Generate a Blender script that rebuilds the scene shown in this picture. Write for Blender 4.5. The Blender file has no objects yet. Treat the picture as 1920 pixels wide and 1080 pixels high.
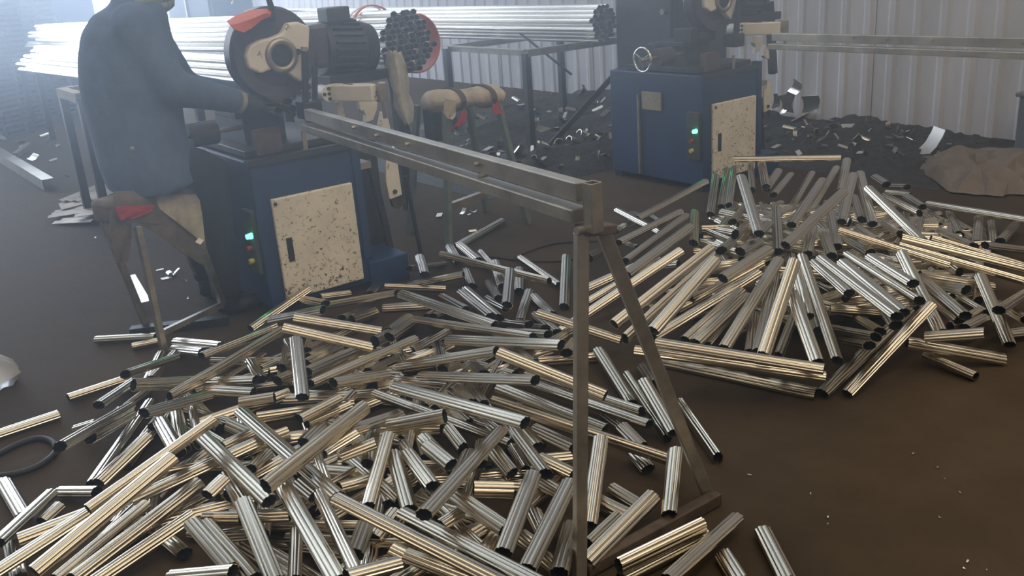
import bpy, bmesh, math, random
import numpy as np
from mathutils import Vector, Matrix
random.seed(7)
sc = bpy.context.scene
COL = sc.collection

# ---------------------------------------------------------------- camera
F_PX = 1757.0
EYE = np.array([0.0, 0.0, 1.5])
def _ray(x, y): return np.array([x - 960.0, y - 540.0, F_PX])
_down = _ray(1330, 5500); _down /= np.linalg.norm(_down)          # vertical vanishing point
_X = -_ray(-420, 20); _X -= _down * _X.dot(_down); _X /= np.linalg.norm(_X)   # outfeed direction
_up = -_down
_Y = np.cross(_up, _X)
ROT = np.array([_X, _Y, _up])                                      # world = ROT @ camera ray
cam_d = bpy.data.cameras.new('camera'); cam = bpy.data.objects.new('camera', cam_d); COL.objects.link(cam)
_r, _d, _f = ROT @ np.array([1., 0, 0]), ROT @ np.array([0, 1., 0]), ROT @ np.array([0, 0, 1.])
cam.matrix_world = Matrix(((_r[0], -_d[0], -_f[0], EYE[0]), (_r[1], -_d[1], -_f[1], EYE[1]), (_r[2], -_d[2], -_f[2], EYE[2]), (0, 0, 0, 1)))
cam_d.sensor_width = 36.0; cam_d.lens = F_PX / 1920 * 36; cam_d.clip_start = 0.05; cam_d.clip_end = 100
sc.camera = cam
def onZ(x, y, z=0.0):
    d = ROT @ _ray(x, y); return Vector(EYE + d * ((z - EYE[2]) / d[2]))
def onX(x, y, X0):
    d = ROT @ _ray(x, y); return Vector(EYE + d * (X0 / d[0]))
def onY(x, y, Y0):
    d = ROT @ _ray(x, y); return Vector(EYE + d * (Y0 / d[1]))
def onPlane(x, y, A, B):
    n = Vector((B.y - A.y, A.x - B.x, 0)); d = Vector(ROT @ _ray(x, y)); E = Vector(EYE)
    return E + d * ((A - E).dot(n) / d.dot(n))

# ---------------------------------------------------------------- light and exposure
sc.view_settings.view_transform = 'Standard'; sc.view_settings.look = 'None'
sc.view_settings.gamma = 1.0; sc.view_settings.use_curve_mapping = False
sc.view_settings.exposure = 0.4
world = bpy.data.worlds.new('world'); sc.world = world; world.use_nodes = True
world.node_tree.nodes['Background'].inputs[0].default_value = (0.5, 0.6, 0.75, 1)
world.node_tree.nodes['Background'].inputs[1].default_value = 0.05
sc.cycles.use_denoising = True
sc.cycles.max_bounces = 8; sc.cycles.glossy_bounces = 5; sc.cycles.volume_bounces = 1
sc.cycles.sample_clamp_indirect = 6.0
def area(name, loc, target, sx, sy, power, color):
    l = bpy.data.lights.new(name, 'AREA'); l.shape = 'RECTANGLE'; l.size = sx; l.size_y = sy; l.energy = power; l.color = color
    o = bpy.data.objects.new(name, l); COL.objects.link(o); o.location = loc
    o.rotation_euler = (Vector(target) - Vector(loc)).to_track_quat('-Z', 'Y').to_euler()
    return o
# added overhead strips, unseen, shaped for reflections in the tubes, and the open loading door at the far end
WARM = (1.0, 0.88, 0.71)
COOL = (0.62, 0.78, 1.0)
for x, pw, col in ((3.4, 110, WARM), (0.4, 130, WARM), (-2.6, 60, WARM), (-6.2, 60, COOL), (-9.4, 110, COOL), (-12.6, 160, COOL)):
    area('added_strip_light', (x, 1.5, 5.3), (x, 1.5, 0), 1.0, 9.0, pw, col)
area('loading_door_daylight', (-16.7, 1.6, 2.5), (0, 1.6, 1.9), 8.0, 4.6, 1150, (0.62, 0.76, 1.0))

# ---------------------------------------------------------------- materials
MATS = {}
def mat(name, col, rough=0.5, metal=0.0, var=0.12, scale=9.0, bump=0.0, bscale=40.0, chips=None, chipcol=(0.03, 0.022, 0.016), stretch=(1, 1, 1), emit=None, rvar=0.0, trans=0.0):
    if name in MATS: return MATS[name]
    m = bpy.data.materials.new(name); m.use_nodes = True; nt = m.node_tree; b = nt.nodes['Principled BSDF']
    N = nt.nodes.new; L = nt.links.new
    tc = N('ShaderNodeTexCoord'); mp = N('ShaderNodeMapping'); mp.inputs['Scale'].default_value = stretch
    L(tc.outputs['Object'], mp.inputs[0])
    nz = N('ShaderNodeTexNoise'); nz.inputs['Scale'].default_value = scale; nz.inputs['Detail'].default_value = 6; nz.inputs['Roughness'].default_value = 0.65
    L(mp.outputs[0], nz.inputs[0])
    rp = N('ShaderNodeValToRGB'); rp.color_ramp.elements[0].position = 0.3; rp.color_ramp.elements[1].position = 0.7
    rp.color_ramp.elements[0].color = tuple(max(0, c * (1 - var)) for c in col) + (1,)
    rp.color_ramp.elements[1].color = tuple(min(1, c * (1 + var)) for c in col) + (1,)
    L(nz.outputs['Fac'], rp.inputs[0]); out = rp.outputs[0]
    if chips:
        n2 = N('ShaderNodeTexNoise'); n2.inputs['Scale'].default_value = chips[0]; n2.inputs['Detail'].default_value = 8; n2.inputs['Roughness'].default_value = 0.8
        L(tc.outputs['Object'], n2.inputs[0])
        r2 = N('ShaderNodeValToRGB'); r2.color_ramp.elements[0].position = chips[1]; r2.color_ramp.elements[1].position = chips[1] + 0.02
        if len(chips) > 2:      # more wear towards the scuffed lower edge
            sx_ = N('ShaderNodeSeparateXYZ'); L(tc.outputs['Generated'], sx_.inputs[0])
            ma = N('ShaderNodeMath'); ma.operation = 'MULTIPLY_ADD'; L(sx_.outputs[2], ma.inputs[0]); ma.inputs[1].default_value = -chips[2]; ma.inputs[2].default_value = chips[2] * 0.55
            n4 = N('ShaderNodeTexNoise'); n4.inputs['Scale'].default_value = 7; L(tc.outputs['Object'], n4.inputs[0])
            mc_ = N('ShaderNodeMath'); mc_.operation = 'MULTIPLY_ADD'; L(n4.outputs['Fac'], mc_.inputs[0]); mc_.inputs[1].default_value = 0.16; mc_.inputs[2].default_value = -0.08
            mb_ = N('ShaderNodeMath'); mb_.operation = 'ADD'; L(ma.outputs[0], mb_.inputs[0]); L(n2.outputs['Fac'], mb_.inputs[1])
            md_ = N('ShaderNodeMath'); md_.operation = 'ADD'; L(mb_.outputs[0], md_.inputs[0]); L(mc_.outputs[0], md_.inputs[1]); L(md_.outputs[0], r2.inputs[0])
        else: L(n2.outputs['Fac'], r2.inputs[0])
        mx = N('ShaderNodeMix'); mx.data_type = 'RGBA'; L(r2.outputs[0], mx.inputs[0]); L(out, mx.inputs[6]); mx.inputs[7].default_value = chipcol + (1,)
        out = mx.outputs[2]
    L(out, b.inputs['Base Color'])
    b.inputs['Roughness'].default_value = rough; b.inputs['Metallic'].default_value = metal
    if trans: b.inputs['Transmission Weight'].default_value = trans
    if rvar:
        mr = N('ShaderNodeMapRange'); mr.inputs[3].default_value = max(0.02, rough - rvar); mr.inputs[4].default_value = min(1, rough + rvar)
        L(nz.outputs['Fac'], mr.inputs[0]); L(mr.outputs[0], b.inputs['Roughness'])
    if bump:
        n3 = N('ShaderNodeTexNoise'); n3.inputs['Scale'].default_value = bscale; n3.inputs['Detail'].default_value = 4; L(mp.outputs[0], n3.inputs[0])
        bp = N('ShaderNodeBump'); bp.inputs['Strength'].default_value = bump; bp.inputs['Distance'].default_value = 0.01
        L(n3.outputs['Fac'], bp.inputs['Height']); L(bp.outputs[0], b.inputs['Normal'])
    if emit:
        b.inputs['Emission Color'].default_value = emit[0] + (1,); b.inputs['Emission Strength'].default_value = emit[1]
    MATS[name] = m; return m
M_CHROME = mat('bright_tube_steel', (0.60, 0.54, 0.435), 0.21, 1.0, 0.06, 3.0, rvar=0.06, bump=0.03, bscale=60, stretch=(1, 1, 0.15))
M_TUBEIN = mat('dark_tube_inside', (0.012, 0.011, 0.012), 0.7, 0.2)  # oily inner wall, with the shade inside the tube put into the colour
M_LONG = mat('long_tube_steel', (0.86, 0.84, 0.80), 0.22, 1.0, 0.05, 3.0)
M_OFFCUT = mat('bright_offcut_sheet', (0.8, 0.76, 0.68), 0.28, 1.0, 0.12, 8.0)
M_DULL = mat('dull_offcut_metal', (0.26, 0.25, 0.23), 0.45, 0.9, 0.4, 5.0)
M_BLUE = mat('blue_machine_paint', (0.009, 0.037, 0.115), 0.5, 0.0, 0.3, 6.0, chips=(14, 0.66), chipcol=(0.02, 0.025, 0.035))
M_CREAM = mat('cream_chipped_paint', (0.76, 0.71, 0.60), 0.5, 0.0, 0.12, 5.0, chips=(55, 0.572, 0.055), chipcol=(0.05, 0.03, 0.02))
M_CREAM2 = mat('cream_plate_paint', (0.74, 0.71, 0.63), 0.45, 0.0, 0.1, 6.0, chips=(9, 0.60))
M_DARK = mat('dark_greasy_iron', (0.028, 0.03, 0.034), 0.5, 0.3, 0.4, 8.0, bump=0.15)
M_GUARD = mat('dark_guard_paint', (0.07, 0.065, 0.085), 0.38, 0.2, 0.3, 6.0)
M_MOTOR = mat('grey_motor_paint', (0.045, 0.055, 0.06), 0.5, 0.1, 0.3, 10.0)
M_STEEL = mat('mill_steel_bar', (0.36, 0.335, 0.285), 0.36, 0.75, 0.35, 7.0, rvar=0.12, chips=(11, 0.68), chipcol=(0.06, 0.04, 0.025))
M_RUST = mat('rusty_iron', (0.085, 0.06, 0.043), 0.7, 0.35, 0.5, 14.0, bump=0.3)
M_GREEN = mat('grey_green_leg_paint', (0.14, 0.19, 0.17), 0.5, 0.1, 0.25, 8.0)
M_ORANGE = mat('orange_plastic', (0.62, 0.12, 0.04), 0.5, 0.0, 0.25, 7.0)
M_RED = mat('red_cloth', (0.36, 0.022, 0.035), 0.9, 0.0, 0.3, 18.0, bump=0.4)
M_CLOTH = mat('dirty_beige_cloth', (0.44, 0.38, 0.30), 0.95, 0.0, 0.35, 9.0, bump=0.5, bscale=30, chips=(7, 0.7), chipcol=(0.12, 0.07, 0.04))
M_BROWNC = mat('brown_grey_fabric', (0.13, 0.105, 0.08), 0.95, 0.0, 0.3, 10.0, bump=0.5, bscale=30)
M_RAG = mat('grey_white_rag', (0.42, 0.41, 0.37), 0.95, 0.0, 0.4, 9.0, bump=0.5, bscale=25)
M_JACKET = mat('dark_blue_jacket', (0.078, 0.125, 0.21), 0.9, 0.0, 0.25, 7.0, bump=0.5, bscale=14)
M_TROUSER = mat('dark_work_trousers', (0.010, 0.013, 0.019), 0.9, 0.0, 0.3, 8.0, bump=0.4, bscale=18)
M_SKIN = mat('skin', (0.48, 0.29, 0.2), 0.6)
M_GLOVE = mat('dark_work_glove', (0.03, 0.032, 0.04), 0.9, 0.0, 0.3, 20.0, bump=0.4)
M_CUFF = mat('pale_glove_cuff', (0.30, 0.30, 0.27), 0.9, 0.0, 0.2, 20.0)
M_SCARF = mat('grey_green_scarf', (0.22, 0.27, 0.24), 0.95, 0.0, 0.5, 30.0, bump=0.5, stretch=(1, 6, 1))
M_RUBBER = mat('black_rubber', (0.012, 0.012, 0.013), 0.6)
M_WHITE = mat('white_paint', (0.75, 0.75, 0.72), 0.4)
M_YELLOW = mat('yellow_sticker', (0.6, 0.45, 0.06), 0.5)
M_LAMP = mat('green_lamp', (0.02, 0.6, 0.3), 0.3, emit=((0.04, 1.0, 0.30), 9.0))
M_PAPER = mat('brown_wrapping_paper', (0.15, 0.12, 0.10), 0.85, 0.0, 0.3, 4.0, bump=0.4, bscale=8)
M_CHROMEW = mat('polished_handwheel', (0.8, 0.8, 0.8), 0.15, 1.0, 0.03)
M_PLATE = mat('yellowed_name_plate', (0.30, 0.27, 0.19), 0.5, 0.0, 0.2, 20.0)
M_TRAY = mat('blue_grey_ribbed_plastic', (0.10, 0.12, 0.15), 0.5, 0.0, 0.25, 5.0)
M_TIMBER = mat('grey_brown_timber', (0.30, 0.23, 0.17), 0.8, 0.0, 0.35, 5.0, stretch=(1, 8, 8))
M_STRIP = mat('dirty_sheet_strip', (0.34, 0.29, 0.25), 0.55, 0.6, 0.3, 8.0)
M_FILM = mat('clear_plastic_bag', (0.55, 0.53, 0.5), 0.3, 0.0, 0.1, trans=0.5)

# ---------------------------------------------------------------- mesh helpers
class MB:
    def __init__(s): s.v = []; s.f = []; s.m = []
    def _add(s, vs, fs, mi=0):
        n = len(s.v); s.v += [Vector(v) for v in vs]; s.f += [tuple(i + n for i in f) for f in fs]; s.m += [mi] * len(fs); return s
    def box(s, c, size, axes=None, mi=0):
        c = Vector(c); ax = axes or (Vector((1, 0, 0)), Vector((0, 1, 0)), Vector((0, 0, 1)))
        vs = [c + ax[0] * (size[0] / 2 * i) + ax[1] * (size[1] / 2 * j) + ax[2] * (size[2] / 2 * k) for i in (-1, 1) for j in (-1, 1) for k in (-1, 1)]
        return s._add(vs, [(0, 1, 3, 2), (4, 6, 7, 5), (0, 4, 5, 1), (2, 3, 7, 6), (0, 2, 6, 4), (1, 5, 7, 3)], mi)
    def bar(s, p, q, w, h, up=(0, 0, 1), mi=0):
        p, q = Vector(p), Vector(q); d = (q - p); L = d.length; d.normalize()
        u = Vector(up); sd = d.cross(u)
        if sd.length < 1e-3: sd = d.cross(Vector((1, 0, 0)))
        sd.normalize(); u = sd.cross(d)
        return s.box((p + q) / 2, (L, w, h), (d, sd, u), mi)
    def angle(s, p, q, w, t, up=(0, 0, 1), mi=0):
        """L-section bar: a flange along up and one along the side."""
        p, q = Vector(p), Vector(q); d = (q - p).normalized(); u = Vector(up); sd = d.cross(u)
        if sd.length < 1e-3: sd = d.cross(Vector((1, 0, 0)))
        sd.normalize(); u = sd.cross(d); L = (q - p).length; c = (p + q) / 2
        s.box(c + u * (w / 2 - t / 2), (L, w, t), (d, sd, u), mi)
        return s.box(c + sd * (w / 2 - t / 2) - u * (t / 2), (L, t, w - t), (d, sd, u), mi)
    def rings(s, rings, caps=True, mi=0, closed=True):
        n = len(rings[0]); vs = [v for r in rings for v in r]; fs = []
        for i in range(len(rings) - 1):
            for j in range(n if closed else n - 1):
                a = i * n + j; b = i * n + (j + 1) % n; fs.append((a, b, b + n, a + n))
        if caps: fs.append(tuple(reversed(range(n)))); fs.append(tuple((len(rings) - 1) * n + j for j in range(n)))
        return s._add(vs, fs, mi)
    def cyl(s, p, q, r1, r2=None, n=16, caps=True, mi=0):
        p, q = Vector(p), Vector(q); r2 = r1 if r2 is None else r2; d = (q - p).normalized()
        a = d.orthogonal().normalized(); b = d.cross(a)
        ring = lambda c, r: [c + a * (r * math.cos(2 * math.pi * k / n)) + b * (r * math.sin(2 * math.pi * k / n)) for k in range(n)]
        return s.rings([ring(p, r1), ring(q, r2)], caps, mi)
    def tube(s, pts, r, n=8, mi=0, caps=True):
        pts = [Vector(p) for p in pts]; rr = r if isinstance(r, (list, tuple)) else [r] * len(pts); R = []
        prev = None
        for i, p in enumerate(pts):
            d = (pts[min(i + 1, len(pts) - 1)] - pts[max(i - 1, 0)]).normalized()
            a = d.orthogonal().normalized() if prev is None else (prev - d * prev.dot(d)).normalized()
            prev = a; b = d.cross(a)
            R.append([p + a * (rr[i] * math.cos(2 * math.pi * k / n)) + b * (rr[i] * math.sin(2 * math.pi * k / n)) for k in range(n)])
        return s.rings(R, caps, mi)
    def torus(s, c, axis, R_, r, n=28, k=8, mi=0):
        axis = Vector(axis).normalized(); a = axis.orthogonal().normalized(); b = axis.cross(a); c = Vector(c); vs = []; fs = []
        for i in range(n):
            t = 2 * math.pi * i / n; e = a * math.cos(t) + b * math.sin(t)
            for j in range(k):
                u = 2 * math.pi * j / k; vs.append(c + e * (R_ + r * math.cos(u)) + axis * (r * math.sin(u)))
        for i in range(n):
            for j in range(k):
                fs.append((i * k + j, ((i + 1) % n) * k + j, ((i + 1) % n) * k + (j + 1) % k, i * k + (j + 1) % k))
        return s._add(vs, fs, mi)
    def prism(s, poly, ext, mi=0):
        poly = [Vector(p) for p in poly]; ext = Vector(ext)
        return s.rings([poly, [p + ext for p in poly]], True, mi)
    def ell(s, c, rad, n=16, m=10, axes=None, mi=0):
        c = Vector(c); ax = axes or (Vector((1, 0, 0)), Vector((0, 1, 0)), Vector((0, 0, 1))); R = []
        for i in range(m + 1):
            t = math.pi * (0.02 + 0.96 * i / m) - math.pi / 2
            R.append([c + ax[0] * (rad[0] * math.cos(t) * math.cos(2 * math.pi * k / n)) + ax[1] * (rad[1] * math.cos(t) * math.sin(2 * math.pi * k / n)) + ax[2] * (rad[2] * math.sin(t)) for k in range(n)])
        return s.rings(R, True, mi)
    def sheet(s, grid, th=0.002, mi=0):
        """A grid of points (rows of Vectors) made into a thin closed sheet."""
        h, w = len(grid), len(grid[0]); vs = [Vector(p) for r in grid for p in r]
        def nrm(i, j):
            a = Vector(grid[min(i + 1, h - 1)][j]) - Vector(grid[max(i - 1, 0)][j]); b = Vector(grid[i][min(j + 1, w - 1)]) - Vector(grid[i][max(j - 1, 0)])
            n = a.cross(b); return n.normalized() if n.length > 1e-9 else Vector((0, 0, 1))
        vs += [Vector(grid[i][j]) - nrm(i, j) * th for i in range(h) for j in range(w)]
        o = h * w; fs = []
        for i in range(h - 1):
            for j in range(w - 1):
                a = i * w + j; q = (a, a + 1, a + w + 1, a + w); fs.append(q); fs.append(tuple(o + k for k in reversed(q)))
        for j in range(w - 1):
            fs.append((j, o + j, o + j + 1, j + 1)); a = (h - 1) * w + j; fs.append((a, a + 1, o + a + 1, o + a))
        for i in range(h - 1):
            a = i * w; fs.append((a, a + w, o + a + w, o + a)); a = i * w + w - 1; fs.append((a, o + a, o + a + w, a + w))
        return s._add(vs, fs, mi)
    def mesh(s, name, mats, origin=(0, 0, 0), smooth=None):
        me = bpy.data.meshes.new(name); o = Vector(origin)
        me.from_pydata([v - o for v in s.v], [], s.f)
        for m in (mats if isinstance(mats, (list, tuple)) else [mats]): me.materials.append(m)
        me.polygons.foreach_set('material_index', s.m)
        bm = bmesh.new(); bm.from_mesh(me); bmesh.ops.recalc_face_normals(bm, faces=bm.faces)
        if smooth is not None:
            for f in bm.faces: f.smooth = True
            for e in bm.edges:
                if len(e.link_faces) == 2: e.smooth = e.calc_face_angle(3.2) < smooth
        bm.to_mesh(me); bm.free(); me.update(); return me
    def build(s, name, mats, parent=None, smooth=None, bevel=0.0, label=None):
        org = root_origin(parent) if parent else (0, 0, 0)
        ob = bpy.data.objects.new(name, s.mesh(name, mats, org, smooth)); COL.objects.link(ob)
        if parent: ob.parent = parent
        if bevel:
            b = ob.modifiers.new('bevel', 'BEVEL'); b.width = bevel; b.segments = 2; b.limit_method = 'ANGLE'
        if label: ob['label'] = label
        return ob
def root_origin(o):
    while o.parent: o = o.parent
    return o.location.copy()
def tag(o, label=None, cat=None, group=None, kind=None):
    if label: o['label'] = label
    if cat: o['category'] = cat
    if group: o['group'] = group
    if kind: o['kind'] = kind
    return o
def thing(name, label, cat, loc, group=None):
    o = bpy.data.objects.new(name, None); o.empty_display_size = 0.1; COL.objects.link(o); o.location = Vector(loc)
    return tag(o, label, cat, group)
def solo(mb, name, mats, label, cat, org=None, group=None, smooth=None, bevel=0.0):
    """One-mesh thing with its origin at its base."""
    if org is None:
        xs = [v.x for v in mb.v]; ys = [v.y for v in mb.v]; org = ((min(xs) + max(xs)) / 2, (min(ys) + max(ys)) / 2, min(v.z for v in mb.v))
    ob = bpy.data.objects.new(name, mb.mesh(name, mats, org, smooth)); COL.objects.link(ob); ob.location = org
    if bevel:
        b = ob.modifiers.new('bevel', 'BEVEL'); b.width = bevel; b.segments = 2; b.limit_method = 'ANGLE'
    return tag(ob, label, cat, group)
def copy_tree(o, off, parent=None):
    c = o.copy(); COL.objects.link(c); c.parent = parent
    if parent is None: c.location = o.location + Vector(off)
    for ch in list(o.children): copy_tree(ch, off, c)
    return c
V = Vector

# ---------------------------------------------------------------- the hall
X0, X1, Y0, Y1, ZC = -17.0, 6.0, -5.0, 6.85, 5.6
M_FLOOR = mat('oily_brown_floor', (0.054, 0.038, 0.0235), 0.85, 0.0, 0.45, 0.9, bump=0.25, bscale=25, rvar=0.2, chips=(160, 0.72), chipcol=(0.10, 0.085, 0.06))
M_FLOOR.node_tree.nodes['Principled BSDF'].inputs['Specular IOR Level'].default_value = 0.12
M_WALL = mat('grey_profiled_sheet', (0.46, 0.45, 0.47), 0.8, 0.0, 0.25, 1.4, stretch=(1, 1, 0.25))
M_WALL2 = mat('warm_grey_render', (0.40, 0.34, 0.27), 0.8, 0.0, 0.2, 1.0)
M_ROOF = mat('pale_roof_sheet', (0.50, 0.46, 0.40), 0.6, 0.0, 0.15, 0.8)
def struct(mb, name, m, **k):
    o = mb.build(name, m, **k); o['kind'] = 'structure'; return o
struct(MB().box(((X0 + X1) / 2, (Y0 + Y1) / 2, -0.1), (X1 - X0 + 0.6, Y1 - Y0 + 0.6, 0.2)), 'floor', M_FLOOR)
struct(MB().box(((X0 + X1) / 2, (Y0 + Y1) / 2, ZC + 0.1), (X1 - X0 + 0.6, Y1 - Y0 + 0.6, 0.2)), 'ceiling', M_ROOF)
struct(MB().box((X0 - 0.1, (Y0 + Y1) / 2, ZC / 2), (0.2, Y1 - Y0, ZC)), 'wall_left', M_WALL2)
struct(MB().box((X1 + 0.1, (Y0 + Y1) / 2, ZC / 2), (0.2, Y1 - Y0, ZC)), 'wall_right', M_WALL2)
struct(MB().box(((X0 + X1) / 2, Y0 - 0.1, ZC / 2), (X1 - X0, 0.2, ZC)), 'wall_front', M_WALL2)
wb = struct(MB().box(((X0 + X1) / 2, Y1 + 0.2, ZC / 2), (X1 - X0, 0.2, ZC)), 'wall_back', M_WALL)
# profiled sheets of the back wall, each its own panel
pw = 0.84
prof = [(0, 0)]
for k in range(4):
    b = k * pw / 4
    prof += [(b + 0.10, 0), (b + 0.125, -0.014), (b + 0.165, -0.014), (b + 0.19, 0)]
prof += [(pw - 0.004, 0)]
mb = MB(); mb.sheet([[V((x, y, 0)) for x, y in prof], [V((x, y, ZC)) for x, y in prof]], 0.006)
me = mb.mesh('wall_panel', M_WALL)
n = int((X1 - X0) / pw)
for i in range(n):
    o = bpy.data.objects.new('wall_panel', me); COL.objects.link(o); o.parent = wb
    o.location = (X0 + i * pw, Y1 + 0.02 + (0.006 if i % 2 else 0), 0)

# thin smoke hanging above the machines
hz = MB().box((-8.6, (Y0 + Y1) / 2 , 3.11), (16.0, Y1 - Y0 - 0.3, 4.58)).build('smoke_haze', None)
hm = bpy.data.materials.new('smoke_haze'); hm.use_nodes = True; nt = hm.node_tree; nt.nodes.clear()
ou = nt.nodes.new('ShaderNodeOutputMaterial'); vs_ = nt.nodes.new('ShaderNodeVolumeScatter')
vs_.inputs['Color'].default_value = (0.66, 0.80, 1.0, 1); vs_.inputs['Density'].default_value = 0.078; vs_.inputs['Anisotropy'].default_value = 0.55
nt.links.new(vs_.outputs[0], ou.inputs['Volume'])
hz.data.materials.clear(); hz.data.materials.append(hm)
tag(hz, 'thin blue-grey welding smoke hanging in the air above the machines', 'smoke', kind='stuff')

# ---------------------------------------------------------------- fluted oval tube (unit length along z)
TA, TB = 0.0245, 0.0172
def tube_profile(k=1.0, lobes=8, per=5):
    pts = []
    for i in range(lobes):
        for j in range(per):
            t = 2 * math.pi * (i + j / per) / lobes
            f = 0.86 + 0.14 * math.sin(math.pi * j / per) ** 0.7
            pts.append((TA * k * f * math.cos(t), TB * k * f * math.sin(t)))
    return pts
def tube_mesh(name, mats, wall=0.94, nseg=1):
    po = tube_profile(); pi = tube_profile(wall); n = len(po); mb = MB()
    zs = [-0.5 + i / nseg for i in range(nseg + 1)]
    vs = [V((x, y, z)) for z in zs for x, y in po] + [V((x, y, z)) for z in zs for x, y in pi]
    o = n * len(zs); fs = []; mi = []
    for r in range(nseg):
        for j in range(n):
            a, b = r * n + j, r * n + (j + 1) % n
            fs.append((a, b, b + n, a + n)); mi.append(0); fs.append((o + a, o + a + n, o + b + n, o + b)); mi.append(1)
    for j in range(n):
        b = (j + 1) % n; fs.append((j, o + j, o + b, b)); mi.append(0)
        t = nseg * n; fs.append((t + j, t + b, o + t + b, o + t + j)); mi.append(0)
    me = bpy.data.meshes.new(name); me.from_pydata(vs, [], fs)
    for m in mats: me.materials.append(m)
    me.polygons.foreach_set('material_index', mi)
    bm = bmesh.new(); bm.from_mesh(me)
    for f in bm.faces: f.smooth = True
    for e in bm.edges:
        a, b = e.verts
        along = abs(a.co.z - b.co.z) > 0.1
        if along and len(e.link_faces) == 2: e.smooth = e.calc_face_angle(3.2) < 0.62
        elif not along and abs(abs(a.co.z) - 0.5) < 1e-4: e.smooth = False
    bm.to_mesh(me); bm.free(); return me
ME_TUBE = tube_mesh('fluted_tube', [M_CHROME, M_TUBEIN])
def place_tube(me, name, A, B, roll):
    o = bpy.data.objects.new(name, me); COL.objects.link(o)
    d = B - A; L = d.length; d.normalize()
    x = V((0, 0, 1)).cross(d)
    x = x.normalized() if x.length > 1e-3 else V((1, 0, 0))
    y = d.cross(x); c, s_ = math.cos(roll), math.sin(roll)
    x2 = x * c + y * s_; y2 = d.cross(x2); m = (A + B) / 2
    o.matrix_world = Matrix(((x2.x, y2.x, d.x * L, m.x), (x2.y, y2.y, d.y * L, m.y), (x2.z, y2.z, d.z * L, m.z), (0, 0, 0, 1)))
    return o
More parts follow.
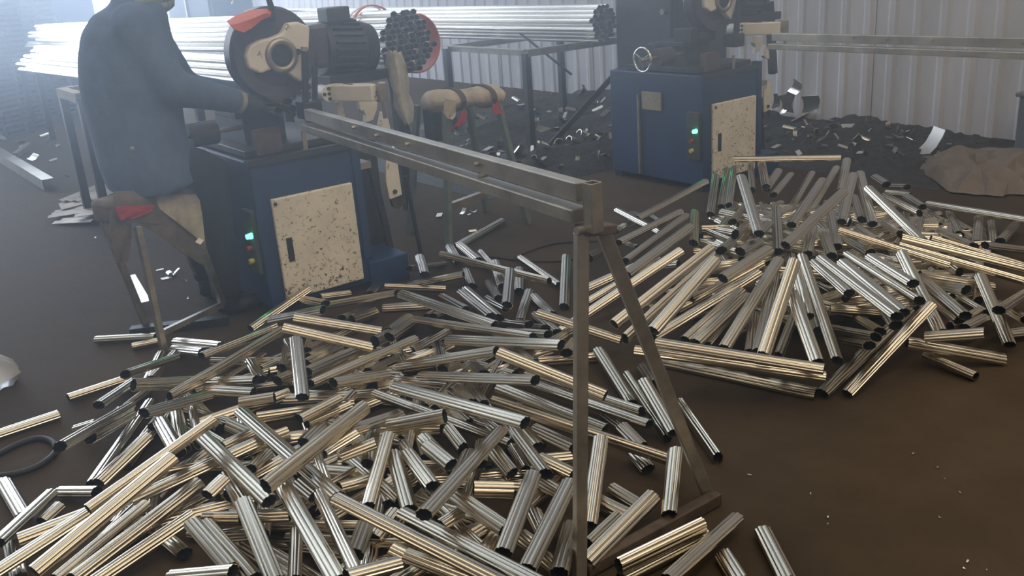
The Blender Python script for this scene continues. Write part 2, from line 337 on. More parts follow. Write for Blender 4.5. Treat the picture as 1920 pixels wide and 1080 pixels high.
HEAP_A = '''
767 504 832 496 108 20
787 482 796 515 118 140
765 536 869 515 20 74
722 538 836 543 64 30
711 530 693 552 53 118
600 557 655 550 64 41
578 542 470 616 118 41
570 562 610 570 96 174
612 573 744 550 64 152
508 600 606 581 64 174
718 577 808 572 20 20
752 551 927 610 162 162
827 557 872 582 20 118
551 594 715 621 184 86
531 614 700 652 174 64
555 637 567 745 250 184
640 597 687 581 96 20
660 600 704 585 86 20
575 710 685 657 140 20
575 697 660 660 184 96
575 683 637 652 129 41
576 670 630 645 108 20
577 658 615 640 86 20
582 720 777 636 174 140
730 632 780 600 162 30
703 640 730 627 152 108
730 622 768 595 96 20
810 595 838 586 108 20
800 598 822 585 74 20
502 680 545 663 20 20
528 690 550 682 53 30
520 714 545 703 74 53
440 645 522 612 41 86
318 745 527 621 96 86
690 697 745 672 64 20
747 686 930 658 53 174
790 705 1004 713 74 228
782 600 1000 632 108 184
840 637 1052 647 108 228
820 645 830 690 20 64
650 715 727 702 74 53
772 657 840 622 20 20
765 672 806 660 20 20
855 462 942 414 20 20
843 462 860 492 30 41
862 458 897 488 41 53
828 477 1030 527 152 108
900 475 922 500 20 53
928 492 942 537 86 86
957 508 951 572 140 140
973 505 973 546 20 30
977 484 1050 535 20 20
1062 482 1058 575 74 20
992 547 975 603 20 20
1002 556 1036 590 20 53
1008 587 1165 638 152 74
913 560 950 578 20 86
865 548 920 594 86 162
875 543 936 596 64 140
917 530 936 560 20 129
875 508 886 537 20 53
935 602 992 609 20 96
985 613 1022 616 20 96
950 622 1028 627 64 129
1035 642 1074 620 140 64
1005 590 1045 624 20 86
1062 662 1076 640 162 96
935 661 1135 742 250 152
950 655 976 673 20 86
965 655 1000 682 118 206
1010 680 1122 671 20 20
885 682 907 702 20 86
830 694 857 685 86 64
990 702 1204 772 53 74
1005 722 1218 796 64 64
935 726 1135 805 86 53
862 729 886 757 74 195
884 722 905 760 74 162
925 752 1255 862 129 64
1010 775 1072 797 30 20
705 738 958 832 86 64
740 725 985 793 162 239
655 808 750 777 174 108
728 800 834 780 140 195
795 965 938 808 217 129
925 845 960 888 96 74
967 812 1024 889 108 118
982 807 1008 838 64 53
1000 805 1074 840 53 41
1012 858 1075 888 86 64
1018 862 1070 857 53 41
962 842 988 884 64 64
727 817 690 950 184 118
737 850 768 955 140 96
757 835 800 905 96 96
795 820 848 880 96 86
840 805 868 842 86 86
378 668 505 618 108 96
330 640 415 648 20 74
325 654 380 660 20 96
360 717 480 712 20 74
250 722 370 716 174 53
385 732 475 737 53 74
450 757 515 747 74 86
270 775 390 742 184 86
463 670 490 712 20 53
560 785 635 747 140 140
575 795 655 760 96 96
625 718 725 702 162 86
452 772 562 868 162 184
372 812 505 940 184 174
165 955 400 788 174 272
417 837 487 805 96 96
247 938 490 825 74 129
440 850 540 812 96 96
498 912 685 763 217 217
608 848 668 812 162 184
640 855 705 830 129 152
560 868 634 932 140 152
630 935 965 1105 239 140
525 900 634 1090 174 184
600 930 670 1078 162 195
455 940 517 1090 195 129
425 890 456 942 140 129
556 997 552 1090 118 86
360 980 432 1065 184 140
382 982 475 1085 162 108
650 1082 748 1056 228 206
757 962 1015 1095 108 162
762 1040 890 1090 108 74
735 1030 765 1045 86 74
400 972 545 965 129 129
420 1005 475 1000 86 108
685 985 665 1040 118 152
765 850 812 912 140 140
800 835 845 872 129 118
636 914 690 900 108 96
855 930 947 992 129 108
825 985 862 962 86 86
1000 890 944 1037 129 140
1068 905 988 1068 108 129
1127 822 1104 985 118 41
1266 845 1254 965 108 53
1225 930 1100 1055 64 41
1155 970 1100 1022 41 41
1147 915 1197 945 30 20
1120 940 1178 968 30 20
888 917 962 919 129 108
1012 903 1060 930 64 53
975 1005 1000 1022 64 53
1018 1045 1047 1068 53 41
1070 985 1048 1075 41 108
1318 985 1160 1062 64 64
1325 1003 1165 1085 20 20
1380 971 1250 1088 41 74
1430 995 1478 1090 20 20
1355 1040 1388 1092 20 20
1275 757 1346 860 20 20
1122 657 1185 757 64 20
1175 705 1252 820 96 30
1207 715 1264 812 118 64
1205 688 1227 720 20 96
1133 780 1166 806 20 20
1165 800 1203 838 53 30
1190 850 1215 880 30 20
180 637 292 631 20 20
248 650 298 640 20 20
235 702 328 671 184 96
128 746 235 711 20 20
185 760 250 716 86 20
265 735 300 665 20 20
283 712 328 663 96 53
235 766 278 733 53 20
-20 820 110 777 20 20
112 838 242 763 284 195
143 805 182 793 30 53
172 908 280 755 41 30
185 905 277 818 118 162
170 822 245 780 206 118
112 922 182 922 20 53
6 903 44 968 20 20
-5 1018 96 925 64 41
78 978 112 948 20 30
65 1072 325 857 129 239
-15 1078 165 962 53 86
35 1012 182 956 53 64
105 1085 275 945 20 74
140 1085 375 905 30 86
170 1095 362 965 41 86
388 928 420 898 162 174
383 973 452 973 152 152
320 1082 437 1072 118 162
22 1022 36 1085 20 20
560 905 590 930 108 96
470 880 500 850 96 96
300 790 335 850 162 206
330 770 345 840 86 108
360 765 372 830 64 96
205 800 225 770 129 64
290 800 320 760 129 41
690 870 700 800 108 96
860 890 880 850 140 108
900 870 905 830 86 74
570 830 600 800 108 96
430 930 445 880 96 96
490 1000 500 940 86 96
700 1010 740 960 86 96
830 1010 850 1060 74 74
900 1050 935 1000 64 64
1000 960 1020 1000 64 53
'''
HEAP_B = '''
1375 299 1577 296 294 306
1323 340 1195 410 195 129
1158 395 1240 437 140 162
1186 400 1203 405 41 118
1215 400 1240 416 20 64
1275 397 1160 455 217 184
1152 434 1184 417 152 96
1285 405 1172 490 228 195
1295 425 1175 515 228 184
1168 455 1198 466 108 184
1104 483 1130 470 129 53
1277 470 1045 625 262 30
1335 465 1152 608 272 129
1345 478 1172 635 306 162
1342 487 1225 620 350 217
1236 487 1100 567 162 64
1250 497 1272 495 162 174
1190 500 1100 540 129 74
1365 318 1353 388 217 118
1342 330 1332 402 195 96
1376 315 1366 385 239 129
1390 332 1423 438 426 338
1407 305 1411 357 262 184
1428 307 1436 350 262 217
1450 366 1482 328 206 184
1373 416 1396 388 217 118
1455 392 1459 472 239 228
1484 422 1542 338 239 294
1520 395 1568 315 74 217
1480 396 1522 325 53 174
1582 360 1473 460 338 262
1523 425 1514 477 239 228
1558 402 1570 463 217 239
1388 472 1422 452 350 284
1352 470 1372 455 360 284
1303 398 1300 456 162 195
1378 440 1398 424 294 228
1437 355 1460 320 184 206
1355 522 1442 467 316 338
1270 585 1430 497 96 206
1228 632 1424 512 53 195
1285 637 1390 545 74 162
1305 643 1390 560 118 184
1325 647 1400 555 86 162
1358 653 1460 487 108 262
1408 662 1413 590 108 118
1422 660 1452 515 129 195
1432 666 1490 490 174 360
1460 670 1488 595 129 140
1515 594 1490 500 217 294
1532 680 1485 550 174 272
1570 676 1505 482 152 316
1498 530 1480 480 239 228
1230 642 1545 692 206 174
1190 656 1548 706 162 96
1240 677 1530 738 20 20
1592 550 1527 492 217 228
1540 485 1682 594 316 328
1580 492 1694 587 328 316
1590 478 1724 564 272 284
1632 482 1712 532 294 306
1690 475 1764 624 284 140
1727 520 1810 592 195 206
1735 545 1800 600 152 162
1705 582 1542 738 129 20
1746 572 1588 738 217 20
1725 515 1862 537 174 108
1740 533 1812 544 162 250
1838 518 1893 647 162 41
1735 632 1846 624 140 184
1700 642 1883 674 108 20
1735 665 1830 706 41 20
1782 614 1838 585 86 86
1808 615 1845 596 96 86
1873 582 1930 545 206 96
1890 625 1935 620 41 30
1557 578 1650 585 140 129
1562 617 1642 632 108 206
1575 637 1630 648 86 195
1612 600 1650 622 118 195
1573 432 1780 498 338 228
1685 460 1930 530 250 118
1690 445 1930 505 262 129
1745 447 1930 502 239 118
1765 435 1826 462 152 195
1740 382 1930 413 74 118
1835 408 1832 456 53 108
1857 418 1862 460 41 74
1903 422 1876 452 41 108
1847 460 1930 470 140 53
1628 353 1730 452 306 195
1612 325 1636 420 306 217
1600 328 1578 416 316 228
1588 300 1577 358 272 184
1603 370 1616 412 162 217
1665 350 1701 351 129 206
1662 360 1706 366 74 74
1660 367 1724 400 129 118
1700 368 1730 388 86 118
1732 408 1760 424 20 74
1640 332 1662 346 184 228
1587 447 1632 474 239 284
1610 430 1642 452 228 284
1545 440 1560 480 239 250
1660 420 1690 440 206 262
1870 570 1925 600 86 152
1600 520 1640 560 184 228
1650 505 1680 530 195 262
1520 560 1535 620 152 162
1640 545 1680 610 272 284
1420 440 1440 420 294 239
1330 480 1310 520 195 217
1215 560 1235 590 108 174
1780 400 1800 440 30 108
'''
def heap_rows(txt):
    rows = []
    for l in txt.strip().splitlines():
        a, b, c, d, e, f = (int(t) for t in l.split())
        rows.append((onZ(a, b, e / 1000), onZ(c, d, f / 1000), math.hypot(a - c, b - d)))
    return rows
HA, HB = heap_rows(HEAP_A), heap_rows(HEAP_B)
small = sorted([r[2] for r in HA + HB])[len(HA) + len(HB) - 298]     # the shortest in view go to the buried part
rr = random.Random(3)
buried = {0: MB(), 1: MB()}
PO, PI_ = tube_profile(), tube_profile(0.94)
def add_tube(mb, A, B, roll):
    d = (B - A).normalized(); x = V((0, 0, 1)).cross(d).normalized(); y = d.cross(x); c, s_ = math.cos(roll), math.sin(roll)
    x, y = x * c + y * s_, y * c - x * s_
    mb.rings([[P + x * u + y * v for u, v in PO] for P in (A, B)], False, 0)
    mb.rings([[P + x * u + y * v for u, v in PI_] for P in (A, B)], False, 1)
LAB = ('short fluted chrome tube in the heap around the A-shaped rail leg', 'short fluted chrome tube in the heap before the unmanned saw')
GRP = ('tubes heaped around the rail leg', 'tubes heaped before the unmanned saw')
SPECIAL = {(0, '1430 995'): 'fluted tube lying alone on bare floor beside the foot bar',
           (0, '-20 820'): 'lone fluted tube on the bare floor next to the black hose loop',
           (0, '1275 757'): 'fluted tube on bare brown floor just outside the slanted rail leg',
           (1, '1375 299'): 'fluted tube lying level across the top of the heap beside the cream door',
           (1, '1323 340'): 'thin fluted tube leaning on the blue side of the unmanned saw'}
MARKS = ((('at the feet of the stool', (-3.95, 1.0)), ('before the worker-side cream door', (-3.6, 1.75)), ('beneath the outfeed rail', (-2.6, 1.5)), ('around the upright rail leg', (-1.75, 1.25)),
          ('beside the slanted rail leg', (-1.7, 1.85)), ('near the black hose loop', (-3.1, 0.45)), ('behind the foot bar', (-2.1, 0.9)), ('between stool and open floor', (-2.7, 0.35)), ('between stool and rail leg', (-2.7, 0.95)), ('on the saw side of the rail', (-2.8, 2.1))),
         (('against the unmanned saw', (-3.6, 4.3)), ('towards the grey wall', (-2.6, 4.2)), ('before the unmanned saw', (-2.5, 3.3)), ('towards the slanted rail leg', (-2.5, 2.4)), ('edging onto bare floor', (-1.6, 3.0)), ('farthest from the rail leg', (-1.5, 3.8))))
def tube_label(hi, A, B):
    L = (B - A).length; c = (A + B) / 2; d = (B - A) / L
    size = 'stubby' if L < 0.27 else ('long' if L > 0.45 else 'middling')
    pose = 'tilted steeply' if abs(d.z) > 0.4 else ('along the rail' if abs(d.x) > abs(d.y) else 'across the rail')
    top = 'on top' if c.z > 0.17 else ('low down' if c.z < 0.07 else 'half way up')
    w = min(MARKS[hi], key=lambda m: (c.x - m[1][0]) ** 2 + (c.y - m[1][1]) ** 2)[0]
    return '%s fluted tube %s, %s %s' % (size, pose, top, w) if hi == 0 else '%s fluted tube %s, %s in heap %s' % (size, pose, top, w)
for hi, (rows, txt) in enumerate(((HA, HEAP_A), (HB, HEAP_B))):
    lines = txt.strip().splitlines()
    for (A, B, pl), ln in zip(rows, lines):
        roll = rr.gauss(0, 0.28) if rr.random() < 0.72 else rr.uniform(-1.6, 1.6)
        key = (hi, ' '.join(ln.split()[:2]))
        if pl < small and key not in SPECIAL: add_tube(buried[hi], A, B, roll); continue
        o = place_tube(ME_TUBE, 'fluted_tube', A, B, roll)
        tag(o, SPECIAL.get(key) or tube_label(hi, A, B), 'metal tube', None if key in SPECIAL else GRP[hi])
# the buried tubes under each heap, kept inside its outline on the floor
def pix(p):
    c_ = ROT.T @ (np.array(p) - EYE); return (c_[0] / c_[2] * F_PX + 960, c_[1] / c_[2] * F_PX + 540)
def inside(p, poly):
    r_ = False
    for (x1, y1), (x2, y2) in zip(poly, poly[1:] + poly[:1]):
        if (y1 > p[1]) != (y2 > p[1]) and p[0] < (x2 - x1) * (p[1] - y1) / (y2 - y1) + x1: r_ = not r_
    return r_
CORE = ([(480, 610), (800, 550), (1000, 600), (1060, 660), (1060, 800), (1040, 1000), (900, 1110), (180, 1110), (120, 1000), (250, 850), (350, 690)],
        [(1335, 400), (1380, 335), (1620, 330), (1860, 440), (1860, 600), (1700, 590), (1560, 630), (1330, 620), (1230, 560)])
MOUND = ((onZ(600, 800, .2), 1.25, .95, .12), (onZ(1500, 425, .25), 1.15, 1.15, .26))
for hi, (c, a, b, h) in enumerate(MOUND):
    for k in range(2500):
        if len(buried[hi].v) > 160 * (120, 300)[hi]: break
        t = rr.uniform(0, 2 * math.pi); q = math.sqrt(rr.random())
        x, y = c.x + a * q * math.cos(t), c.y + b * q * math.sin(t)
        top = max(0.02, h * (1 - q * q) - 0.05)
        z = rr.uniform(0.02, top); L = rr.uniform(0.3, 0.5); yaw = rr.uniform(0, math.pi); tl = rr.gauss(0, 0.03)
        d = V((math.cos(yaw), math.sin(yaw), tl)) * (L / 2); P = V((x, y, z))
        A, B = P - d, P + d
        if not (inside(pix(A), CORE[hi]) and inside(pix(B), CORE[hi])): continue
        if min(A.x, B.x) < -3.85: continue
        A.z = max(A.z, 0.02); B.z = max(B.z, 0.02)
        add_tube(buried[hi], A, B, rr.uniform(-1.6, 1.6))
    o = solo(buried[hi], 'buried_tubes', [M_CHROME, M_TUBEIN], ('jumbled tubes buried deep in the heap around the A-shaped rail leg', 'jumbled tubes buried deep in the heap before the unmanned saw')[hi], 'metal tubes', smooth=0.62)
    o['kind'] = 'stuff'

# ---------------------------------------------------------------- bundles of long tubes
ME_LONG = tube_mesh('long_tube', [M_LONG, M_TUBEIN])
def bundle(E, yaw, slope, L, Rb, label, grp, seed):
    q = random.Random(seed); d = V((-math.cos(yaw), math.sin(yaw), slope)).normalized(); sx = V((0, 0, 1)).cross(d).normalized(); uz = d.cross(sx)
    if uz.z < 0: uz = -uz; 
    out = []; px_, pz_ = 2 * TA * 0.97, 2 * TB * 0.89; r = 0
    nz = int(Rb / pz_) + 1
    for iz in range(-nz, nz + 1):
        for ix in range(-8, 9):
            u = (ix + (0.5 if iz % 2 else 0)) * px_; w = iz * pz_
            if u * u + w * w > (Rb - 0.012) ** 2: continue
            j = q.uniform(-0.02, 0.035); A = E + sx * u + uz * w + d * j; B = A + d * (L + q.uniform(-0.25, 0.25))
            o = place_tube(ME_LONG, 'long_tube', A, B, q.gauss(0, 0.06)); tag(o, label, 'metal tube', grp); out.append(o)
    return d, sx, uz
E1 = onY(765, 78, 2.75); YAW1 = math.radians(-6)
B1 = bundle(E1, YAW1, -0.013, 6.0, 0.192, 'long fluted steel tube in the tied bundle behind the worker', 'long tubes bundled behind the worker', 5)
E2 = onY(1134, 44, 5.0)
B2 = bundle(E2, math.radians(-3), 0.0, 6.0, 0.15, 'long fluted steel tube in the bundle lying along the grey wall', 'long tubes bundled along the wall', 6)
def band(name, E, B, dist, Rb, width, m, label, r=0.006, lean=0.0):
    d, sx, uz = B; mb = MB(); g = []
    for k in range(33):
        t = 2 * math.pi * k / 32; e = sx * math.cos(t) + uz * math.sin(t)
        g.append([E + d * (dist + w + lean * math.sin(t)) + e * (Rb + 0.010 + 0.004 * math.sin(5 * t + w * 40)) for w in (0, width)])
    mb.sheet(g, r); return solo(mb, name, m, label, 'strap', smooth=0.9)
band('bundle_strap', E1, B1, 0.26, 0.192, 0.018, M_ORANGE, 'thin orange-red strap tied round the tube bundle near its open end', lean=0.05)
band('bundle_strap', E1, B1, 0.40, 0.192, 0.012, M_WHITE, 'narrow white tie round the tube bundle beside the orange strap', lean=-0.05)
# orange lifting sling looped slackly round the bundle's end
d, sx, uz = B1; g = []
for k in range(21):
    t = math.pi - 0.75 + 1.9 * k / 20; e = sx * math.cos(t) + uz * math.sin(t)
    R_ = 0.192 + 0.012 + 0.075 * math.sin(math.pi * k / 20)
    g.append([E1 + d * (0.06 + w_) + e * R_ for w_ in (0, 0.10)])
solo(MB().sheet(g, 0.008), 'lifting_sling', M_ORANGE, 'wide orange webbing sling looped round the dark end of the tube bundle', 'sling', smooth=0.9)
# loose long tubes stacked on the feed rack between bundle and saw
q = random.Random(9)
FR_Z, FR_X = 0.845, -4.86
for r in range(6):
    for c in range(5 - r // 2):
        y = 2.0 + 0.050 * c + 0.030 * r; z = FR_Z + 0.020 + 0.0335 * r; j = q.uniform(-0.10, 0.06)
        o = place_tube(ME_LONG, 'long_tube', V((FR_X + j, y, z)), V((FR_X + j - 4.7 + q.uniform(-0.4, 0.4), y - 0.36, z - 0.02)), q.gauss(0, 0.05))
        tag(o, 'long bright fluted tube stacked loose on the feed rack behind the saw', 'metal tube', 'loose long tubes on the feed rack')

# ---------------------------------------------------------------- the sawing machine (built once, copied for the second)
SX = -3.95
def make_saw():
    R_ = thing('tube_saw', 'blue tube-cutting saw with cream door at which the worker sits', 'machine', (-4.35, 1.74, 0))
    z0 = 0.04
    body = MB().box((-4.38, 1.735, 0.385), (0.84, 0.52, 0.69)).build('cabinet', M_BLUE, R_, bevel=0.008)
    MB().box((-3.957, 1.73, 0.725), (0.03, 0.54, 0.03)).build('cabinet_rim', M_DARK, R_)
    mb = MB()
    for (dx, dy) in ((-4.75, 1.52), (-4.75, 1.95), (-4.02, 1.52), (-4.02, 1.95)): mb = MB(); mb.box((dx, dy, 0.02), (0.07, 0.07, 0.04)); mb.build('cabinet_foot', M_DARK, R_)
    MB().box((-4.2, 2.10, 0.07), (0.5, 0.22, 0.14)).build('base_skirt', M_BLUE, R_, bevel=0.006)
    MB().box((-3.975, 1.99, 0.46), (0.06, 0.04, 0.6)).build('corner_post', M_BLUE, R_, bevel=0.004)
    # cream door with slot handle
    door = MB().box((-3.949, 1.747, 0.312), (0.022, 0.405, 0.48)).build('cabinet_door', M_CREAM, R_, bevel=0.006, label='cream chipped steel door')
    MB().box((-3.9365, onX(545, 468, -3.936).y, onX(545, 468, -3.936).z), (0.006, 0.028, 0.112)).build('slot_shade_plate', M_RUBBER, door)  # black plate on the door, standing in for shade in the slot
    for z in (0.53,): MB().cyl((-3.939, 1.558, z), (-3.93, 1.558, z), 0.008, n=10).build('door_screw', M_DARK, door)
    # side with control panel, green lamp, plate and pale strip
    ys = 1.475
    pn = MB().box((-4.03, ys - 0.012, 0.36), (0.10, 0.024, 0.30)).build('control_panel', M_MOTOR, R_, bevel=0.004)
    MB().cyl((-4.00, ys - 0.024, 0.395), (-4.00, ys - 0.05, 0.395), 0.014, 0.011, n=14).build('power_lamp', M_LAMP, pn, smooth=0.7, label='lit green power lamp')
    MB().cyl((-4.03, ys - 0.024, 0.33), (-4.03, ys - 0.045, 0.33), 0.013, n=14).build('push_button', M_RED, pn)
    MB().cyl((-4.03, ys - 0.024, 0.27), (-4.03, ys - 0.045, 0.27), 0.013, n=14).build('push_button', M_YELLOW, pn)
    MB().box((-4.40, ys - 0.006, 0.55), (0.17, 0.012, 0.115)).build('name_plate', M_PLATE, R_)
    MB().box((-4.52, ys - 0.008, 0.32), (0.016, 0.016, 0.53)).build('panel_edge_strip', M_STEEL, R_)
    # bench top, vice and hand wheel
    MB().box((-4.33, 1.74, 0.755), (0.62, 0.50, 0.03)).build('bench_tray', M_DARK, R_, bevel=0.004)
    mb = MB(); mb.box((-4.35, 1.66, 0.83), (0.36, 0.20, 0.14)); mb.box((-4.30, 1.66, 0.905), (0.26, 0.26, 0.03)); mb.box((-4.2, 1.58, 0.955), (0.16, 0.06, 0.09)); mb.box((-4.2, 1.74, 0.955), (0.16, 0.06, 0.09))
    mb.build('vice', M_DARK, R_, bevel=0.006)
    MB().box((-4.02, 1.60, 0.80), (0.05, 0.12, 0.11)).build('wooden_packer', M_RUST, R_)
    mb = MB(); c = V((-4.20, 1.20, 0.85)); mb.torus(c, (0, 1, 0), 0.072, 0.008)
    for k in range(3):
        a = 2 * math.pi * k / 3 + 0.5; mb.cyl(c, c + V((math.cos(a), 0, math.sin(a))) * 0.07, 0.005, n=6)
    mb.cyl(c - V((0, 0.02, 0)), c + V((0, 0.025, 0)), 0.014, n=12)
    wh = mb.build('hand_wheel', M_CHROMEW, R_, smooth=0.8, label='polished three-spoke hand wheel')
    MB().cyl((-4.20, 1.22, 0.85), (-4.20, 1.56, 0.85), 0.012, n=10).build('wheel_shaft', M_STEEL, R_, smooth=0.8)
    MB().cyl((-4.20, 1.32, 0.85), (-4.20, 1.44, 0.85), 0.055, n=18).build('shaft_collar', M_GUARD, R_, smooth=0.6)
    # blade guard, cream hub plate
    gc = onX(520, 104, -4.02)
    def disc(cx, r, xa, xb, n=36, a0=0.0, a1=2 * math.pi, ri=0.0):
        mb = MB()
        if ri == 0: mb.prism([V((xa, cx.y + r * math.cos(2 * math.pi * k / n), cx.z + r * math.sin(2 * math.pi * k / n))) for k in range(n)], (xb - xa, 0, 0))
        else:
            g = [[V((xa, cx.y + q * math.cos(a0 + (a1 - a0) * k / n), cx.z + q * math.sin(a0 + (a1 - a0) * k / n))) for q in (ri, r)] for k in range(n + 1)]
            for k in range(n): mb.prism([g[k][0], g[k][1], g[k + 1][1], g[k + 1][0]], (xb - xa, 0, 0))
        return mb
    gd = disc(onX(512, 100, -4.1), 0.205, -4.17, -4.08).build('blade_guard', M_GUARD, R_, smooth=0.5, bevel=0.012)
    gq = onX(512, 100, -4.1); rg_ = []
    for k in range(31):
        t = 2.4 + 2.6 * k / 30; e = V((0, math.cos(t), math.sin(t)))
        rg_.append([V((x_, gq.y, gq.z)) + e * r_ for x_, r_ in ((-4.085, 0.135), (-4.06, 0.145), (-4.06, 0.195), (-4.085, 0.205))])
    MB().rings(rg_).build('guard_rim', M_GUARD, gd, smooth=0.6)
    pts = [(540, 43), (560, 41), (582, 50), (580, 90), (575, 118), (566, 155), (548, 142), (535, 130), (515, 128), (490, 138), (468, 128), (462, 105), (470, 85), (490, 75), (512, 70), (530, 62)]
    hub = MB().prism([onX(x, y, -4.03) for x, y in pts], (-0.05, 0, 0)).build('hub_plate', M_CREAM2, R_, bevel=0.010, label='cream hub plate with worn paint')
    MB().torus(onX(528, 104, -4.03), (1, 0, 0), 0.062, 0.016, n=26).build('hub_ring', M_STEEL, hub, smooth=1.0)
    disc(onX(528, 104, -4.03), 0.055, -4.045, -4.025, n=24).build('bore_shade_disc', M_DARK, hub, smooth=0.5)  # dark disc on the hub plate, standing in for shade in the hole
    MB().cyl(onX(559, 97, -4.03), onX(559, 97, -4.015), 0.014, n=8).build('hub_bolt', M_DARK, hub)
    fl = [(425, 38), (447, 25), (480, 15), (503, 18), (508, 28), (485, 42), (470, 55), (455, 60), (440, 50)]
    g = [[onX(425, 40, -4.06), onX(440, 30, -4.05), onX(470, 18, -4.05), onX(500, 16, -4.06), onX(508, 20, -4.07)], [onX(432, 47, -3.99), onX(450, 43, -3.98), onX(475, 34, -3.98), onX(497, 25, -4.0), onX(508, 26, -4.02)], [onX(440, 55, -3.98), onX(457, 61, -3.97), onX(472, 53, -3.98), onX(490, 38, -4.0), onX(508, 30, -4.02)]]
    MB().sheet(g, 0.005).build('spark_flap', M_ORANGE, R_, smooth=0.8, label='orange plastic flap over the blade guard')
    MB().tube([onX(512, 40, -4.05), onX(509, 15, -4.06), onX(497, -25, -4.05), onX(480, -60, -3.98)], [0.014, 0.014, 0.012, 0.016], 10).build('feed_handle', M_RUBBER, R_, smooth=0.8)
    # motor with fins, terminal box and fan cover
    mc = onX(598, 92, -4.22)
    mtr = MB().cyl(mc, mc + V((0, 0.21, -0.02)), 0.125, n=28).build('motor', M_MOTOR, R_, smooth=0.5, bevel=0.006)
    ax = V((0, 0.21, -0.02)).normalized()
    for k in range(24):
        a = 2 * math.pi * k / 24; e = V((math.cos(a), 0, math.sin(a))); e = (e - ax * e.dot(ax)).normalized()
        MB().bar(mc + e * 0.131 + ax * 0.03, mc + e * 0.131 + ax * 0.185, 0.006, 0.022, e).build('cooling_fin', M_MOTOR, mtr)
    MB().box(mc + V((0.02, 0.09, 0.15)), (0.11, 0.12, 0.07)).build('terminal_box', M_MOTOR, R_, bevel=0.008)
    MB().cyl(mc + ax * 0.20, mc + ax * 0.27, 0.132, 0.115, n=28).build('fan_cover', M_DARK, R_, smooth=0.5, bevel=0.006)
    MB().box(mc + V((0.0, -0.03, 0.02)), (0.2, 0.10, 0.20)).build('gear_case', M_GUARD, R_, bevel=0.02)
    MB().box(mc + V((0.02, 0.2, -0.145)), (0.16, 0.42, 0.05)).build('motor_mount', M_DARK, R_, bevel=0.006)
    # pneumatic cylinder
    a = onX(618, 173, -4.12); b = onZ(706, 173, a.z); d = (b - a)
    cy = MB().bar(a, b, 0.075, 0.075).build('air_cylinder', M_CREAM2, R_, bevel=0.006, label='cream square air cylinder')
    MB().box((a + d * 0.42) + V((0.0, 0, 0)), (0.079, 0.012, 0.079)).build('cylinder_band', M_DARK, cy)
    MB().box((a + d * 0.12) + V((0.039, 0, 0)), (0.003, 0.02, 0.05)).build('warning_sticker', M_YELLOW, cy, label='small yellow warning sticker')
    f0 = a + V((0.0, -0.025, 0)); fl_ = MB().cyl(f0 + V((-0.045, 0, 0)), f0 + V((0.045, 0, 0)), 0.037, n=22).build('cylinder_flange', M_WHITE, R_, smooth=0.5)
    for (u, w) in ((0, 0), (0.0, 0.024), (0.0, -0.024), (-0.024, 0)):
        p = f0 + V((0.045, u, w)); MB().cyl(p, p + V((0.006, 0, 0)), 0.008, n=8).build('flange_bolt', M_DARK, fl_)
    rp = b + V((0, 0.02, 0)); MB().box(rp, (0.06, 0.04, 0.09)).build('cylinder_head', M_STEEL, R_, bevel=0.006)
    MB().cyl(rp + V((0.02, 0, -0.04)), rp + V((0.02, 0, -0.12)), 0.012, n=12).build('piston_rod', M_CHROMEW, R_, smooth=0.8)
    # posts and brackets
    MB().bar(onX(571, 92, -3.985), onX(573, 205, -3.985), 0.028, 0.02, (1, 0, 0)).build('clamp_post', M_DARK, R_, bevel=0.004)
    MB().bar(onX(590, 125, -4.03), onX(590, 205, -4.03), 0.024, 0.02, (1, 0, 0)).build('clamp_post', M_DARK, R_, bevel=0.004)
    MB().cyl(onX(570, 88, -3.985), onX(570, 96, -3.985), 0.016, n=8).build('clamp_nut', M_STEEL, R_)
    MB().box(onX(580, 205, -4.02), (0.10, 0.09, 0.08)).build('clamp_jaw', M_DARK, R_, bevel=0.008)
    MB().bar(onX(569, 246, -3.965), onX(577, 312, -3.965), 0.022, 0.008, (1, 0, 0)).build('support_strap', M_STEEL, R_)
    MB().bar(onX(633, 190, -4.12), onX(641, 222, -4.12), 0.03, 0.02, (1, 0, 0)).build('cylinder_strut', M_CREAM2, R_)
    MB().prism([onX(x, y, -4.12) for x, y in ((672, 188), (708, 190), (707, 205), (700, 225), (685, 230), (686, 215), (675, 205))], (-0.03, 0, 0)).build('chipped_bracket', M_CREAM2, R_, bevel=0.003)
    MB().prism([onX(x, y, -4.1) for x, y in ((717, 209), (728, 222), (733, 242), (722, 242), (712, 236))], (-0.03, 0, 0)).build('chipped_bracket', M_CREAM2, R_, bevel=0.003)
    MB().bar(onX(727, 98, -4.17), onX(765, 275, -4.17), 0.045, 0.05, (1, 0, 0)).build('swing_arm', M_DARK, R_, bevel=0.006)
    pl = MB().prism([onX(x, y, -4.09) for x, y in ((724, 298), (745, 301), (754, 365), (731, 374), (724, 340))], (-0.012, 0, 0)).build('hinge_plate', M_CREAM2, R_, bevel=0.002)
    p = onX(740, 359, -4.09); MB().cyl(p, p + V((0.01, 0, 0)), 0.011, n=10).build('hinge_bolt', M_RUST, pl)
    MB().prism([onX(x, y, -4.11) for x, y in ((732, 372), (754, 366), (758, 382), (748, 392), (738, 388))], (-0.02, 0, 0)).build('hinge_foot', M_RUST, R_)
    MB().bar(onX(692, 300, -4.14), onX(722, 420, -4.14), 0.03, 0.03, (1, 0, 0)).build('frame_brace', M_DARK, R_)
    MB().bar(onX(722, 420, -4.14), onX(742, 520, -4.14), 0.03, 0.03, (1, 0, 0)).build('frame_brace', M_DARK, R_)
    MB().box(onX(676, 308, -4.0), (0.10, 0.06, 0.03)).build('side_shelf', M_STEEL, R_)
    MB().cyl(onX(760, 330, -4.3), onX(790, 480, -4.3), 0.012, n=8).build('drain_hose', M_RUBBER, R_, smooth=0.8)
    MB().box((-4.35, 2.14, 0.42), (0.30, 0.20, 0.56)).build('gear_column', M_DARK, R_, bevel=0.01)
    return R_
saw = make_saw()
